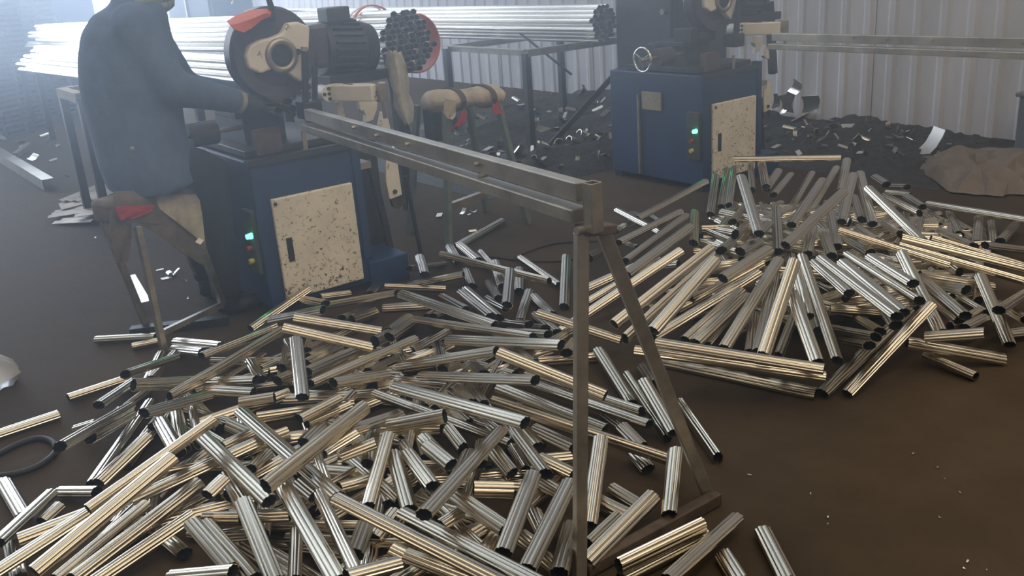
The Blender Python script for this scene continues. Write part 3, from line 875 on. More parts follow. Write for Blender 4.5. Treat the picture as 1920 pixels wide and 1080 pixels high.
saw2 = copy_tree(saw, (0, 2.915, 0))
saw2['label'] = 'unmanned blue tube-cutting saw near the grey wall with its hand wheel showing'
# rag wrapped on the first saw's swing arm
mb = MB(); g = []
rg = random.Random(11)
cx_ = [(738, 97, 14), (742, 120, 20), (748, 150, 19), (752, 175, 15), (757, 198, 19), (762, 218, 14), (765, 232, 8)]
for x, y, w in cx_:
    row = []
    for k in range(9):
        t = (k / 8 - 0.5) * 2
        row.append(onX(x + w * t, y + 3 * math.sin(7 * t + y), -4.145 + 0.075 * math.cos(t * 1.45) + rg.uniform(-0.008, 0.008)))
    g.append(row)
mb.sheet(g, 0.008); solo(mb, 'wiping_rag', M_RAG, "dirty grey-white rag wrapped round the saw's swing arm", 'rag', smooth=1.2)
# tubes being cut, lying in the vice
for k, (dy, dz) in enumerate(((0, 0), (0.055, 0.0), (0.028, 0.036))):
    o = place_tube(ME_TUBE, 'stock_tube', V((-3.92 + 0.02 * k, 1.635 + dy, 0.938 + dz)), V((-6.3, 1.635 + dy, 0.930 + dz)), 0.0)
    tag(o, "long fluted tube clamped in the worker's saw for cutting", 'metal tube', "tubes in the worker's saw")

# ---------------------------------------------------------------- outfeed rail on its A-shaped leg
def make_rail():
    A, B = V((-1.58, 1.352, 0)), V((-3.7, 1.635, 0))
    P = lambda x, y: onPlane(x, y, A, B)
    R_ = thing('outfeed_rail', 'two-bar steel outfeed rail on an A-shaped leg standing in the heap', 'rail', (-1.57, 1.5, 0))
    MB().bar(P(1092, 359), P(578, 214), 0.034, 0.044).build('upper_bar', M_STEEL, R_, bevel=0.003)
    so = V((0.01, -0.012, 0)); MB().bar(P(1090, 400) + so, P(578, 237) + so, 0.046, 0.032).build('lower_bar', M_STEEL, R_, bevel=0.003)
    for (x, y) in ((675, 237), (718, 252), (777, 268), (908, 305), (917, 327)):
        q = P(x, y); s = V((-0.13, -1, 0)).normalized() * 0.032; MB().cyl(q, q + s, 0.006, n=8).build('rail_bolt', M_STEEL, R_)
    t = P(1103, 340); b = P(1106, 432); mb = MB()
    # open square tube at the end of the bars
    for (u, v, su, sv) in ((0.015, 0, 0.003, 0.033), (-0.015, 0, 0.003, 0.033), (0, 0.015, 0.027, 0.003), (0, -0.015, 0.027, 0.003)):
        mb.box((t.x + 0.012 + u, t.y + v, (t.z + b.z) / 2), (su, sv, t.z - b.z))
    mb.build('end_post', M_STEEL, R_, bevel=0.0015)
    lt = P(1092, 445); lt.x += 0.0
    f1 = onZ(1087, 1090); f2 = onZ(1330, 935)
    lt = onX(1090, 436, -1.575); rt = onX(1128, 428, -1.575)
    MB().bar(lt, f1, 0.030, 0.030, (1, -0.35, 0)).build('leg', M_STEEL, R_, bevel=0.003)
    MB().bar(rt, f2, 0.033, 0.033, (1, -0.5, 0)).build('leg', M_STEEL, R_, bevel=0.003)
    mb = MB(); p, q = onX(1088, 432, -1.575), onX(1146, 427, -1.575); mb.bar(p, q, 0.045, 0.024, (0, 0, 1)); mb.build('cross_bracket', M_RUST, R_, bevel=0.004)
    MB().cyl(p + V((0.01, -0.02, 0.005)), p + V((0.01, 0.02, 0)), 0.010, n=12).build('pivot_bolt', M_STEEL, R_, smooth=0.6)
    a, c = onZ(1098, 1068, 0.022), onZ(1345, 932, 0.022)
    MB().bar(a, c, 0.034, 0.036).build('foot_bar', M_RUST, R_, bevel=0.003)
    return R_
rail = make_rail()
rail2 = copy_tree(rail, (0, 2.955, 0.0))
rail2['label'] = 'two-bar steel outfeed rail running past the unmanned saw along the grey wall'

# ---------------------------------------------------------------- padded stools
def leg_bar(R_, p, q, w, m, name='leg'): return MB().bar(p, q, w, w, (1, 0.3, 0)).build(name, m, R_, bevel=0.002)
# the worker's stool
st = thing('work_stool', "steel stool with cloth-wrapped seat under the worker", 'stool', (-4.24, 1.06, 0))
fa, fb = onZ(308, 660), onZ(424, 588); dv = V((-0.32, 0.03, 0)); fc, fd = fa + dv, fb + dv
zt = 0.55
ta, tb = onZ(258, 425, zt), onZ(374, 452, 0.50); tc, td = ta + dv * 0.9, tb + dv * 0.9
MB().bar((fa + ta) / 2 * 1 + (fa - ta) * 0.35, (fb + tb) / 2 + (fb - tb) * 0.35, 0.02, 0.025).build('stretcher', M_STEEL, st)
MB().bar(onZ(246, 622, 0.02), onZ(428, 600, 0.02), 0.05, 0.04).build('foot_plate', M_DARK, st)
SA, SB = onX(218, 400, -3.98), onX(372, 405, -4.12)
u = (SB - SA); u.z = 0; u.normalize(); w = V((u.y, -u.x, 0))
if w.x < 0: w = -w
def S(x, y, off): return onPlane(x, y, SA + w * off, SB + w * off)
p, q = S(220, 382, 0.0), S(372, 382, 0.0); h_ = S(290, 358, 0).z - S(290, 404, 0).z
q.z = p.z = (p.z + q.z) / 2
MB().bar(p - w * 0.10, q - w * 0.10, 0.20, h_).build('seat_pad', M_BROWNC, st, bevel=0.022, smooth=0.9)
low = V((0, 0, h_ / 2)); tc, td = p.lerp(q, 0.08) - w * 0.17 - low, p.lerp(q, 0.85) - w * 0.17 - low
for p, q in ((ta, fa), (tb, fb), (tc, fc), (td, fd)): leg_bar(st, p, q, 0.026, M_STEEL)
def drape(pts, name, m, par, amp=0.012, th=0.005, n=10):
    """A cloth quad strip given by rows of world corners, softened into folds."""
    g = []; q = random.Random(len(name) + n)
    for i in range(n + 1):
        f = i / n * (len(pts) - 1); a = min(int(f), len(pts) - 2); t = f - a; row = []
        for j in range(n + 1):
            s_ = j / n; L0 = pts[a][0].lerp(pts[a][1], s_); L1 = pts[a + 1][0].lerp(pts[a + 1][1], s_); p = L0.lerp(L1, t)
            row.append(p + V((1, -0.3, 0)) * (amp * math.sin(9 * s_ + 3 * f) + amp * 0.5 * q.uniform(-1, 1)))
        g.append(row)
    return MB().sheet(g, th).build(name, m, par, smooth=1.2)
drape([(S(296, 354, -0.04), S(364, 354, -0.04)), (S(290, 366, 0.012), S(373, 368, 0.012)), (S(300, 392, 0.018), S(379, 400, 0.018)), (S(330, 415, 0.02), S(382, 428, 0.02)), (S(360, 440, 0.02), S(385, 457, 0.02))], 'seat_cloth', M_CLOTH, st, amp=0.003)
drape([(S(216, 358, -0.02), S(302, 356, -0.02)), (S(213, 372, 0.010), S(304, 374, 0.010)), (S(214, 396, 0.012), S(318, 400, 0.012)), (S(226, 418, 0.010), S(338, 420, 0.010))], 'front_cloth', M_BROWNC, st, amp=0.003)
drape([(S(250, 404, 0.006), S(335, 410, 0.006)), (S(268, 424, 0.008), S(366, 436, 0.008)), (S(308, 448, 0.008), S(376, 474, 0.008)), (S(350, 478, 0.006), S(381, 498, 0.006))], 'hanging_cloth', M_BROWNC, st, amp=0.003)
drape([(S(217, 388, 0.022), S(290, 384, 0.022)), (S(219, 400, 0.024), S(286, 396, 0.024)), (S(227, 413, 0.022), S(254, 409, 0.022))], 'red_cloth', M_RED, st, amp=0.002)
drape([(S(208, 392, 0.0), S(246, 402, 0.0)), (S(206, 440, 0.0), S(247, 446, 0.0)), (S(217, 494, -0.01), S(240, 490, -0.01))], 'torn_cloth', M_BROWNC, st, amp=0.005)

# the padded trestle by the unmanned saw
ps = thing('padded_trestle', 'steel trestle padded with dirty beige cloth and tied with red strips', 'trestle', (-4.4, 2.95, 0))
l1, l2 = onZ(842, 462), onZ(990, 420)
t1, t2 = onX(836, 205, l1.x), onX(932, 190, l2.x)
leg_bar(ps, t1, l1, 0.032, M_GREEN); leg_bar(ps, t2, l2, 0.034, M_GREEN)
bk = V((-0.42, 0.0, 0)); leg_bar(ps, t1 + bk * 0.7, l1 + bk, 0.032, M_GREEN); leg_bar(ps, t2 + bk * 0.7, l2 + bk, 0.032, M_GREEN)
MB().angle(onX(846, 386, l1.x), onX(928, 356, l1.x), 0.035, 0.004).build('brace', M_STEEL, ps)
a, b = onX(800, 192, -4.36), onX(936, 176, -4.36)
mb = MB(); R2 = []
d = (b - a).normalized(); up = V((0, 0, 1)); sd = d.cross(up)
for k in range(11):
    s_ = k / 10; c = a.lerp(b, s_); rr_ = (0.052 + 0.006 * math.sin(9 * s_)) * (0.55 if k in (0, 10) else 1)
    R2.append([c + up * (rr_ * 1.05 * math.sin(t)) + V((1, 0, 0)) * (rr_ * 2.1 * math.cos(t) * (1 + 0.04 * math.sin(5 * t + 7 * s_))) for t in [2 * math.pi * i / 18 for i in range(18)]])
mb.rings(R2); mb.build('cloth_pad', M_CLOTH, ps, smooth=1.2)
for s_, m in ((0.30, M_RUST), (0.72, M_RUST)):
    c = a.lerp(b, s_); g = []
    for k in range(21):
        t = 2 * math.pi * k / 20; g.append([c + d * w_ + up * (0.062 * math.sin(t)) + V((1, 0, 0)) * (0.124 * math.cos(t)) for w_ in (0, 0.03)])
    MB().sheet(g, 0.004).build('tie_band', m, ps, smooth=1.0)
drape([(onX(922, 190, l2.x + 0.03), onX(936, 188, l2.x + 0.03)), (onX(924, 205, l2.x + 0.03), onX(940, 203, l2.x + 0.03)), (onX(928, 216, l2.x + 0.03), onX(944, 212, l2.x + 0.03))], 'red_strip', M_RED, ps, amp=0.004, n=5)
drape([(onX(866, 208, l1.x + 0.03), onX(876, 208, l1.x + 0.03)), (onX(858, 232, l1.x + 0.03), onX(874, 230, l1.x + 0.03)), (onX(842, 244, l1.x + 0.03), onX(848, 238, l1.x + 0.03))], 'red_strip', M_RED, ps, amp=0.004, n=5)
drape([(onX(835, 185, -4.22), onX(856, 190, -4.22)), (onX(832, 210, -4.22), onX(855, 215, -4.22)), (onX(838, 222, -4.22), onX(848, 224, -4.22))], 'cloth_flap', M_CLOTH, ps, amp=0.006, n=6)
MB().box(onX(818, 232, -4.5), (0.12, 0.10, 0.18)).build('packing_block', M_DARK, ps, bevel=0.01)

# ---------------------------------------------------------------- angle-iron rack under the far bundle
rk = thing('angle_iron_rack', 'dark angle-iron rack with diagonal braces under the wall bundle', 'rack', (-5.9, 4.6, 0))
k1 = onZ(1010, 302)
tx = k1.x; zt_ = min(onX(985, 88, tx).z, E2.z - 0.15)
c1 = V((tx, onX(985, 88, tx).y, zt_)); c2 = onZ(838, 80, zt_); c3 = onZ(1120, 64, zt_)
c3 = V((tx + 0.02, c3.y if c3.y < 5.6 else 5.5, zt_)); c2 = V((c1.x - 1.1, c1.y + 0.02, zt_)); c4 = V((c2.x, c3.y, zt_))
for p, q in ((c1, c2), (c1, c3), (c3, c4), (c2, c4)): MB().angle(p, q, 0.05, 0.006).build('top_angle', M_STEEL, rk)
for c in (c1, c2, c3, c4): MB().angle(c, V((c.x, c.y, 0)), 0.05, 0.006, (1, 0, 0)).build('leg', M_DARK, rk)
MB().bar(onX(975, 62, tx - 0.5), onX(1072, 140, tx - 0.2), 0.04, 0.012).build('diagonal_brace', M_DARK, rk)
MB().bar(V((tx, c3.y, zt_ - 0.03)), V((tx, k1.y + 0.04, 0.05)), 0.012, 0.045).build('diagonal_brace', M_DARK, rk)
# racks that carry the worker's bundle
def small_rack(label, px_leg, ztop, w, dpt, m):
    f = onZ(*px_leg); r = thing('bundle_rack', label, 'rack', f)
    cs = [V((f.x, f.y, ztop)), V((f.x, f.y + w, ztop)), V((f.x - dpt, f.y + w, ztop)), V((f.x - dpt, f.y, ztop))]
    for i in range(4): MB().angle(cs[i], cs[(i + 1) % 4], 0.06, 0.008).build('top_angle', m, r)
    for c in cs: MB().bar(c, V((c.x, c.y, 0)), 0.05, 0.05).build('leg', M_DARK, r)
    return r
small_rack('pale timber rack carrying the back end of the worker-side bundle', (100, 262), 0.72, 1.0, 0.9, M_TIMBER)
small_rack("angle-iron rack beside the worker's back", (206, 432), 0.86, 1.5, 0.5, M_TIMBER)
fr = thing('bundle_rack', 'dark steel rack behind the saw holding the open end of the bundle', 'rack', (-5.2, 2.5, 0))
zz_ = E1.z - 0.192 - 0.04
for y in (2.22, 2.95): MB().bar((-5.2, y, 0), (-5.2, y, zz_), 0.05, 0.05).build('leg', M_DARK, fr)
MB().bar((-5.2, 2.18, zz_), (-5.2, 3.0, zz_), 0.06, 0.05).build('cross_bar', M_STEEL, fr)
fr = thing('bundle_rack', 'low steel feed rack under the loose tubes behind the saw', 'rack', (-5.6, 2.1, 0))
for x in (-5.6, -7.6):
    dy = -0.45 * (FR_X - x) / 5.9
    for y in (1.90, 2.42): MB().bar((x, y + dy, 0), (x, y + dy, FR_Z - 0.03), 0.045, 0.045).build('leg', M_DARK, fr)
    MB().bar((x, 1.86 + dy, FR_Z - 0.028), (x, 2.46 + dy, FR_Z - 0.028), 0.05, 0.045).build('cross_bar', M_STEEL, fr)

# ---------------------------------------------------------------- the worker
def remeshed(mb, name, m, par, vox, label=None, it=6):
    o = mb.build(name, m, par); rm = o.modifiers.new('remesh', 'REMESH'); rm.mode = 'VOXEL'; rm.voxel_size = vox; rm.use_smooth_shade = True
    sm = o.modifiers.new('smooth', 'SMOOTH'); sm.factor = 0.5; sm.iterations = it
    if label: o['label'] = label
    return o
wk = thing('person', 'seated person in a dark blue work jacket feeding tubes into the saw', 'person', (-4.24, 1.1, 0))
XW = -4.22
def limb(mb, pts, rad, n=14):
    P, R_ = [], []
    for i in range(len(pts) - 1):
        for k in range(4):
            t = k / 4; P.append(pts[i].lerp(pts[i + 1], t)); R_.append(rad[i] * (1 - t) + rad[i + 1] * t)
    P.append(pts[-1]); R_.append(rad[-1]); mb.tube(P, R_, n)
# key joints
neck = onX(258, 12, XW); pelvis = V((XW, onX(272, 330, XW).y, 0.765))
shR, shL = onX(252, 52, -4.04), onX(262, 46, -4.42)
elR, elL = onX(322, 165, -3.98), onX(345, 168, -4.46)
wrR, wrL = onX(446, 190, -4.06), onX(480, 180, -4.30)
haR, haL = onX(494, 203, -4.09), onX(520, 192, -4.27)
hipR, hipL = pelvis + V((0.08, 0.02, -0.01)), pelvis + V((-0.10, 0.02, -0.02))
knR, knL = onX(392, 316, -4.14), onX(360, 318, -4.46)
anR, anL = V((-4.15, knR.y - 0.02, 0.10)), V((-4.46, knL.y - 0.02, 0.10))
# body: one continuous skin (head, neck, trunk, limbs, gloved hands)
bd = MB()
head = neck + V((0, 0.085, 0.17))
bd.ell(head, (0.075, 0.098, 0.115)); bd.ell(head + V((0, 0.035, -0.055)), (0.055, 0.065, 0.06))
bd.ell(head + V((0, 0.103, -0.012)), (0.014, 0.022, 0.026)); bd.ell(head + V((0, 0.095, -0.06)), (0.026, 0.014, 0.010))
for s_ in (-1, 1):
    bd.ell(head + V((0.074 * s_, -0.005, -0.01)), (0.012, 0.022, 0.034)); bd.ell(head + V((0.03 * s_, 0.09, 0.012)), (0.013, 0.012, 0.010)); bd.ell(head + V((0.03 * s_, 0.088, 0.03)), (0.022, 0.014, 0.008))
limb(bd, [neck + V((0, -0.02, -0.06)), head + V((0, -0.01, -0.06))], [0.058, 0.056])
limb(bd, [pelvis, pelvis.lerp(neck, 0.5), neck + V((0, -0.01, -0.05))], [0.13, 0.125, 0.08])
for sh, el, wr, ha, hp, kn, an in ((shR, elR, wrR, haR, hipR, knR, anR), (shL, elL, wrL, haL, hipL, knL, anL)):
    limb(bd, [neck + V((0, 0, -0.08)), sh, el, wr], [0.06, 0.055, 0.042, 0.03]); limb(bd, [hp, kn, an], [0.09, 0.058, 0.042])
body = remeshed(bd, 'body', M_SKIN, wk, 0.011, it=3)
# gloves: palm and five bent fingers closing on the tubes
for wr, ha, sg in ((wrR, haR, 1), (wrL, haL, -1)):
    gl = MB(); d = (ha - wr).normalized(); side = d.cross(V((0, 0, 1))).normalized(); up = side.cross(d)
    limb(gl, [wr, wr.lerp(ha, 0.45), ha], [0.034, 0.042, 0.038])
    gl.box(ha + d * 0.005, (0.085, 0.088, 0.034), (d, side, up))
    for i, L in enumerate((0.062, 0.072, 0.068, 0.052)):
        b = ha + d * 0.042 + side * (0.034 - 0.0225 * i)
        p1 = b + d * (L * 0.5) - up * 0.006; p2 = p1 + d * (L * 0.18) - up * (L * 0.38); p3 = p2 - d * (L * 0.22) - up * (L * 0.22)
        limb(gl, [b - d * 0.02, p1, p2, p3], [0.0105, 0.010, 0.0095, 0.0085], 8)
    tb_ = ha - d * 0.03 + side * (0.04 * sg); limb(gl, [tb_, tb_ + d * 0.03 + side * (0.022 * sg) - up * 0.012, tb_ + d * 0.058 + side * (0.014 * sg) - up * 0.03], [0.014, 0.012, 0.010], 8)
    go = remeshed(gl, 'glove', M_GLOVE, wk, 0.0055, it=2)
    MB().cyl(wr - d * 0.005, wr + d * 0.02, 0.052, 0.046, 18).build('glove_cuff', M_CUFF, wk, smooth=0.9)
# jacket
jk = MB(); rows = [(262, 2, 40, 0.12), (243, 28, 68, 0.20), (236, 60, 80, 0.235), (240, 105, 90, 0.25), (245, 150, 94, 0.25), (250, 200, 90, 0.245), (260, 250, 88, 0.245), (272, 300, 88, 0.245), (286, 350, 84, 0.24)]
RG = []
for x, y, w, ax_ in rows:
    c = onX(x, y, XW); b = max(0.06, math.sqrt(max(1, w * w - (ax_ * 124) ** 2)) / 436)
    RG.append([c + V((ax_ * math.cos(t), b * math.sin(t) * (1.0 if math.sin(t) > 0 else 1.0), 0.01 * math.sin(3 * t))) for t in [2 * math.pi * i / 36 for i in range(36)]])
jk.rings(RG)
for sh, el, wr in ((shR, elR, wrR), (shL, elL, wrL)):
    limb(jk, [sh + (neck - sh) * 0.3, sh, sh.lerp(el, 0.5), el, el.lerp(wr, 0.5), wr - (wr - el).normalized() * 0.005], [0.09, 0.095, 0.088, 0.078, 0.064, 0.055], 18)
limb(jk, [neck + V((0, -0.03, -0.05)), neck + V((0, -0.01, 0.03))], [0.10, 0.085], 18)
for k in range(5):   # cloth folds at elbow and waist
    e = elR.lerp(wrR, 0.12 + 0.11 * k); jk.torus(e, wrR - elR, 0.062 - 0.004 * k, 0.012, 20, 6)
jacket = remeshed(jk, 'jacket', M_JACKET, wk, 0.016, 'dark blue work jacket', it=4)
pb = onX(253, 281, XW + 0.27); pb.x = XW + 0.235
MB().ell(pb, (0.010, 0.010, 0.010), 10, 6).build('snap_button', M_CUFF, wk, smooth=1.5)
# trousers and boots
tr = MB(); tr.ell(pelvis + V((0, 0.03, 0)), (0.16, 0.15, 0.12))
for hp, kn, an in ((hipR, knR, anR), (hipL, knL, anL)): limb(tr, [hp, hp.lerp(kn, 0.5), kn, kn.lerp(an, 0.5), an], [0.112, 0.10, 0.084, 0.076, 0.068], 18)
remeshed(tr, 'trousers', M_TROUSER, wk, 0.016, 'dark work trousers', it=4)
for an in (anR, anL):
    bt = MB(); limb(bt, [an + V((0, 0, 0.06)), an + V((0, 0, -0.04))], [0.055, 0.052]); bt.ell(an + V((0, 0.07, -0.055)), (0.048, 0.13, 0.042)); remeshed(bt, 'boot', M_RUBBER, wk, 0.010, it=2)
# knitted hat and striped scarf
ht = MB(); RG = []
for z, k in ((-0.01, 1.06), (0.03, 1.07), (0.07, 0.95), (0.105, 0.68), (0.125, 0.25)): RG.append([head + V((0.085 * k * math.cos(t), -0.008 + 0.108 * k * math.sin(t), z + 0.012)) for t in [2 * math.pi * i / 24 for i in range(24)]])
ht.rings(RG); ht.build('hat', M_TROUSER, wk, smooth=1.2)
sf = MB()
for k in range(3): sf.torus(neck + V((0, 0.03 + 0.012 * k, -0.015 + 0.034 * k)), (0, -0.25, 1), 0.096 - 0.004 * k, 0.030, 28, 8)
sf.build('scarf', M_SCARF, wk, smooth=1.2, label='grey-green striped scarf')

# ---------------------------------------------------------------- scrap and loose things on the floor
rs = random.Random(21)
def offcut_mesh(kind, m):
    mb = MB()
    if kind == 0:      # flat strip
        mb.sheet([[V((-0.05, -0.02, 0.003)), V((0.05, -0.02, 0.003))], [V((-0.05, 0.02, 0.003)), V((0.05, 0.02, 0.003))]], 0.003)
    elif kind == 1:    # curled strip
        mb.sheet([[V((0.045 * math.sin(t), y, 0.048 - 0.045 * math.cos(t))) for t in [-1.2 + 0.3 * k for k in range(9)]] for y in (-0.02, 0.02)], 0.002)
    elif kind == 2:    # fluted half shell
        mb.sheet([[V((x, 0.025 * math.cos(t), 0.004 + 0.02 * math.sin(t))) for t in [math.pi * k / 8 for k in range(9)]] for x in (-0.05, 0.05)], 0.002)
    else:              # folded corner
        mb.sheet([[V((-0.05, -0.03, 0.002)), V((0.0, -0.03, 0.012)), V((0.05, -0.03, 0.055))], [V((-0.04, 0.03, 0.002)), V((0.005, 0.03, 0.012)), V((0.045, 0.025, 0.06))]], 0.002)
    return mb.mesh('metal_offcut', m, smooth=0.6)
OB = [offcut_mesh(k, M_OFFCUT) for k in range(4)]; OD = [offcut_mesh(k, M_DULL) for k in range(4)]
def offcut(p, size, bright, label, grp, kind=None, yaw=None, tilt=0.3):
    me = (OB if bright else OD)[rs.randrange(4) if kind is None else kind]
    o = bpy.data.objects.new('metal_offcut', me); COL.objects.link(o); o.location = p
    o.scale = (size * 10, size * 10, size * 10); o.rotation_euler = (rs.gauss(0, tilt), rs.gauss(0, tilt), rs.uniform(0, 6.28) if yaw is None else yaw)
    return tag(o, label, 'scrap', grp)
L_MID = ('scrap metal offcut in the litter between the padded trestle and the wall', 'offcuts behind the padded trestle')
L_RGT = ('scrap metal offcut on the dark ground between unmanned saw and wall', 'offcuts beside the unmanned saw')
L_LFT = ('scrap metal offcut littering the ground behind the worker', 'offcuts behind the worker')
L_STL = ('small bright metal offcut on the floor beneath the stool', 'offcuts beneath the stool')
L_FLR = ('small bright metal offcut on bare floor between saw and rail leg', 'offcuts on the bare floor')
# low bank of swarf and dirt that the scrap lies in
def bank(x0, x1, y0, y1, h, seed, label):
    q = random.Random(seed); n, m_ = 60, 34; ph = [q.uniform(0, 6) for _ in range(6)]; g = []
    def H_(x, y):
        e = min(1, (x - x0) / 0.5, (x1 - x) / 0.5) * min(1.0, (y - y0) / 0.9)
        return max(0, e) * h * (0.62 + 0.25 * math.sin(3.1 * x + ph[0]) * math.sin(2.7 * y + ph[1]) + 0.16 * math.sin(9 * x + ph[2]) * math.sin(8 * y + ph[3])) 
    for i in range(n + 1):
        x = x0 + (x1 - x0) * i / n
        g.append([V((x, y, 0.002 + H_(x, y) + (q.uniform(-0.018, 0.018) if H_(x, y) > 0.02 else 0))) for y in [y0 + (y1 - y0) * j / m_ for j in range(m_ + 1)]])
    mb = MB(); mb.sheet(g, 0.002)
    o = solo(mb, 'swarf_bank', mat('dark_swarf', (0.035, 0.034, 0.032), 0.6, 0.5, 0.7, 30.0, bump=0.8, bscale=60), label, 'swarf', smooth=0.5); o['kind'] = 'stuff'
    return H_
H1 = bank(-7.9, -4.95, 3.4, 6.7, 0.20, 1, 'dark bank of metal swarf and dirt under the wall bundle rack')
H2 = bank(-4.95, -2.9, 5.25, 6.7, 0.10, 2, 'dark bank of metal swarf between unmanned saw and wall')
def hz_at(p):
    for H_, (a, b, c, d) in ((H1, (-7.9, -4.95, 3.4, 6.7)), (H2, (-4.95, -2.9, 5.25, 6.7))):
        if a < p.x < b and c < p.y < d: return H_(p.x, p.y) + 0.012
    return 0.006
def on_bank(px, py):
    z = 0.0
    for _ in range(6):
        p = onZ(px, py, z); z = hz_at(p)
    p.z = z; return p
MIDPX = '''862 98 14 0|935 130 16 0|928 142 14 2|972 138 20 0|958 152 16 0|998 108 16 0|1008 122 12 0|1063 125 16 1|1028 95 12 0|980 168 18 0|1035 155 22 3|1040 170 20 2|1045 185 26 1|1028 186 18 1|1060 182 18 1|1032 212 12 0|968 188 12 2|955 198 12 0|980 205 16 0|1048 230 12 3|1050 238 10 0|915 280 20 0|940 284 14 0|932 292 12 1|1022 290 14 3|1012 264 8 1|880 130 10 2|840 130 12 1|855 157 14 0|822 165 16 3|868 160 10 1|910 140 10 0|1070 170 14 1|1085 215 12 0|1100 258 26 2|1115 250 22 0|1080 262 24 2|1136 280 12 3|998 280 10 0|865 275 10 0'''
for t in MIDPX.split('|'):
    x, y, s_, k = (int(v) for v in t.split()); p = on_bank(x, y); d = (p - V(EYE)).length
    if p.y > 6.5 or p.x < -9: continue
    offcut(p, s_ * 1.5 * d / F_PX, True, *L_MID, kind=k)
RGTPX = '''1487 168 30 1|1475 180 20 0|1452 190 16 3|1500 195 26 0|1520 190 22 0|1462 178 14 3|1515 212 12 0|1480 212 12 2|1490 222 10 1|1548 213 8 0|1588 237 16 0|1612 238 14 3|1565 244 8 0|1545 260 14 3|1512 233 12 0|1455 275 12 0|1475 285 8 0|1498 287 12 0|1432 238 10 1|1440 262 10 0|1425 245 8 0|1530 250 10 2|1580 275 10 0|1620 262 12 2|1570 225 10 0'''
for t in RGTPX.split('|'):
    x, y, s_, k = (int(v) for v in t.split()); p = on_bank(x, y); d = (p - V(EYE)).length
    if p.y > 6.6: p = on_bank(x, y + 30)
    offcut(p, s_ * 1.7 * d / F_PX, True, *L_RGT, kind=k, tilt=0.5)
for k in range(85):
    p = V((rs.uniform(-7.4, -5.1), rs.uniform(3.7, 6.5), 0)); p.z = hz_at(p) + 0.005; offcut(p, rs.uniform(0.05, 0.13), rs.random() < 0.25, *L_MID, tilt=0.7)
for k in range(35):
    p = V((rs.uniform(-4.6, -3.1), rs.uniform(5.6, 6.5), 0)); p.z = hz_at(p) + 0.005; offcut(p, rs.uniform(0.04, 0.09), rs.random() < 0.2, *L_RGT, tilt=0.6)
for t in '160 398 0|8 262 20|40 265 24|45 285 20|140 268 14|182 285 20|125 330 10|150 330 8|60 300 14|100 300 10|20 245 16|110 275 12|85 255 14|175 262 12|185 300 12'.split('|'):
    x, y, s_ = (int(v) for v in t.split())
    if s_: p = onZ(x, y, 0.01); offcut(p, s_ * 1.3 * (p - V(EYE)).length / F_PX, rs.random() < 0.5, *L_LFT)
for t in '300 506 10 0|320 515 18 2|330 510 14 0|352 560 6 1|225 497 12 3|312 522 14 0|178 447 6 1|345 528 8 1'.split('|'):
    x, y, s_, k = (int(v) for v in t.split()); p = onZ(x, y, 0.008); offcut(p, s_ * 1.3 * (p - V(EYE)).length / F_PX, True, *L_STL, kind=k)
for t in '824 404 22 0|868 400 12 3|888 398 12 1|886 434 12 2|880 402 8 0|1405 890 6 0|1552 970 5 1|1552 982 4 0|1758 876 6 0|1772 898 4 1|1712 850 5 0|1800 923 5 0|1762 970 5 1|1814 1052 6 0|1808 1066 5 1|1520 925 4 0|1850 1068 4 0'.split('|'):
    x, y, s_, k = (int(v) for v in t.split()); p = onZ(x, y, 0.004); offcut(p, s_ * 1.2 * (p - V(EYE)).length / F_PX, True, *L_FLR, kind=k, tilt=0.1)

# curled bright sheet by the paper
def curl_sheet(pxs, wpx, X_, name, label, m):
    pass
cp = onZ(1722, 300, 0.0); g = []
prof_ = [(-0.11, 0.05), (-0.10, 0.015), (-0.08, 0.005), (-0.04, 0.01), (0.02, 0.035), (0.06, 0.075), (0.09, 0.13), (0.10, 0.16)]
dr = (onZ(1752, 296) - onZ(1700, 300)).normalized(); sd = V((-dr.y, dr.x, 0))
for w_ in (-0.065, 0.065): g.append([cp + dr * (a * 1.3) + sd * (w_ * 1.3) + V((0, 0, b * 1.3)) for a, b in prof_])
solo(MB().sheet(g, 0.003), 'curled_sheet', M_OFFCUT, 'curled bright sheet-metal strip standing on the brown paper', 'scrap', smooth=0.8)
# crumpled brown paper by the wall
def crumple(px_poly, hgt, name, label, m, seed, n=11):
    q = random.Random(seed); a, b, c, d = [onZ(*p) for p in px_poly]; g = []
    for i in range(n + 1):
        row = []
        for j in range(n + 1):
            u, v = i / n, j / n; e = min(1, 6 * min(u, 1 - u, v, 1 - v) + 0.06)
            p = a.lerp(b, u + q.uniform(-0.03, 0.03)).lerp(d.lerp(c, u + q.uniform(-0.03, 0.03)), v + q.uniform(-0.03, 0.03))
            ridge = abs(math.sin(4.1 * u + 5 * v + seed)) * 0.6 + abs(math.sin(7 * v - 3 * u + 2 * seed)) * 0.3
            row.append(p + V((0, 0, 0.004 + hgt * e * (ridge + q.uniform(0, 0.45)))))
        g.append(row)
    return solo(MB().sheet(g, 0.003), name, m, label, 'paper')
crumple(((1700, 300), (1940, 285), (1960, 372), (1780, 365)), 0.11, 'wrapping_paper', 'crumpled brown wrapping paper on the floor by the wall', M_PAPER, 8)
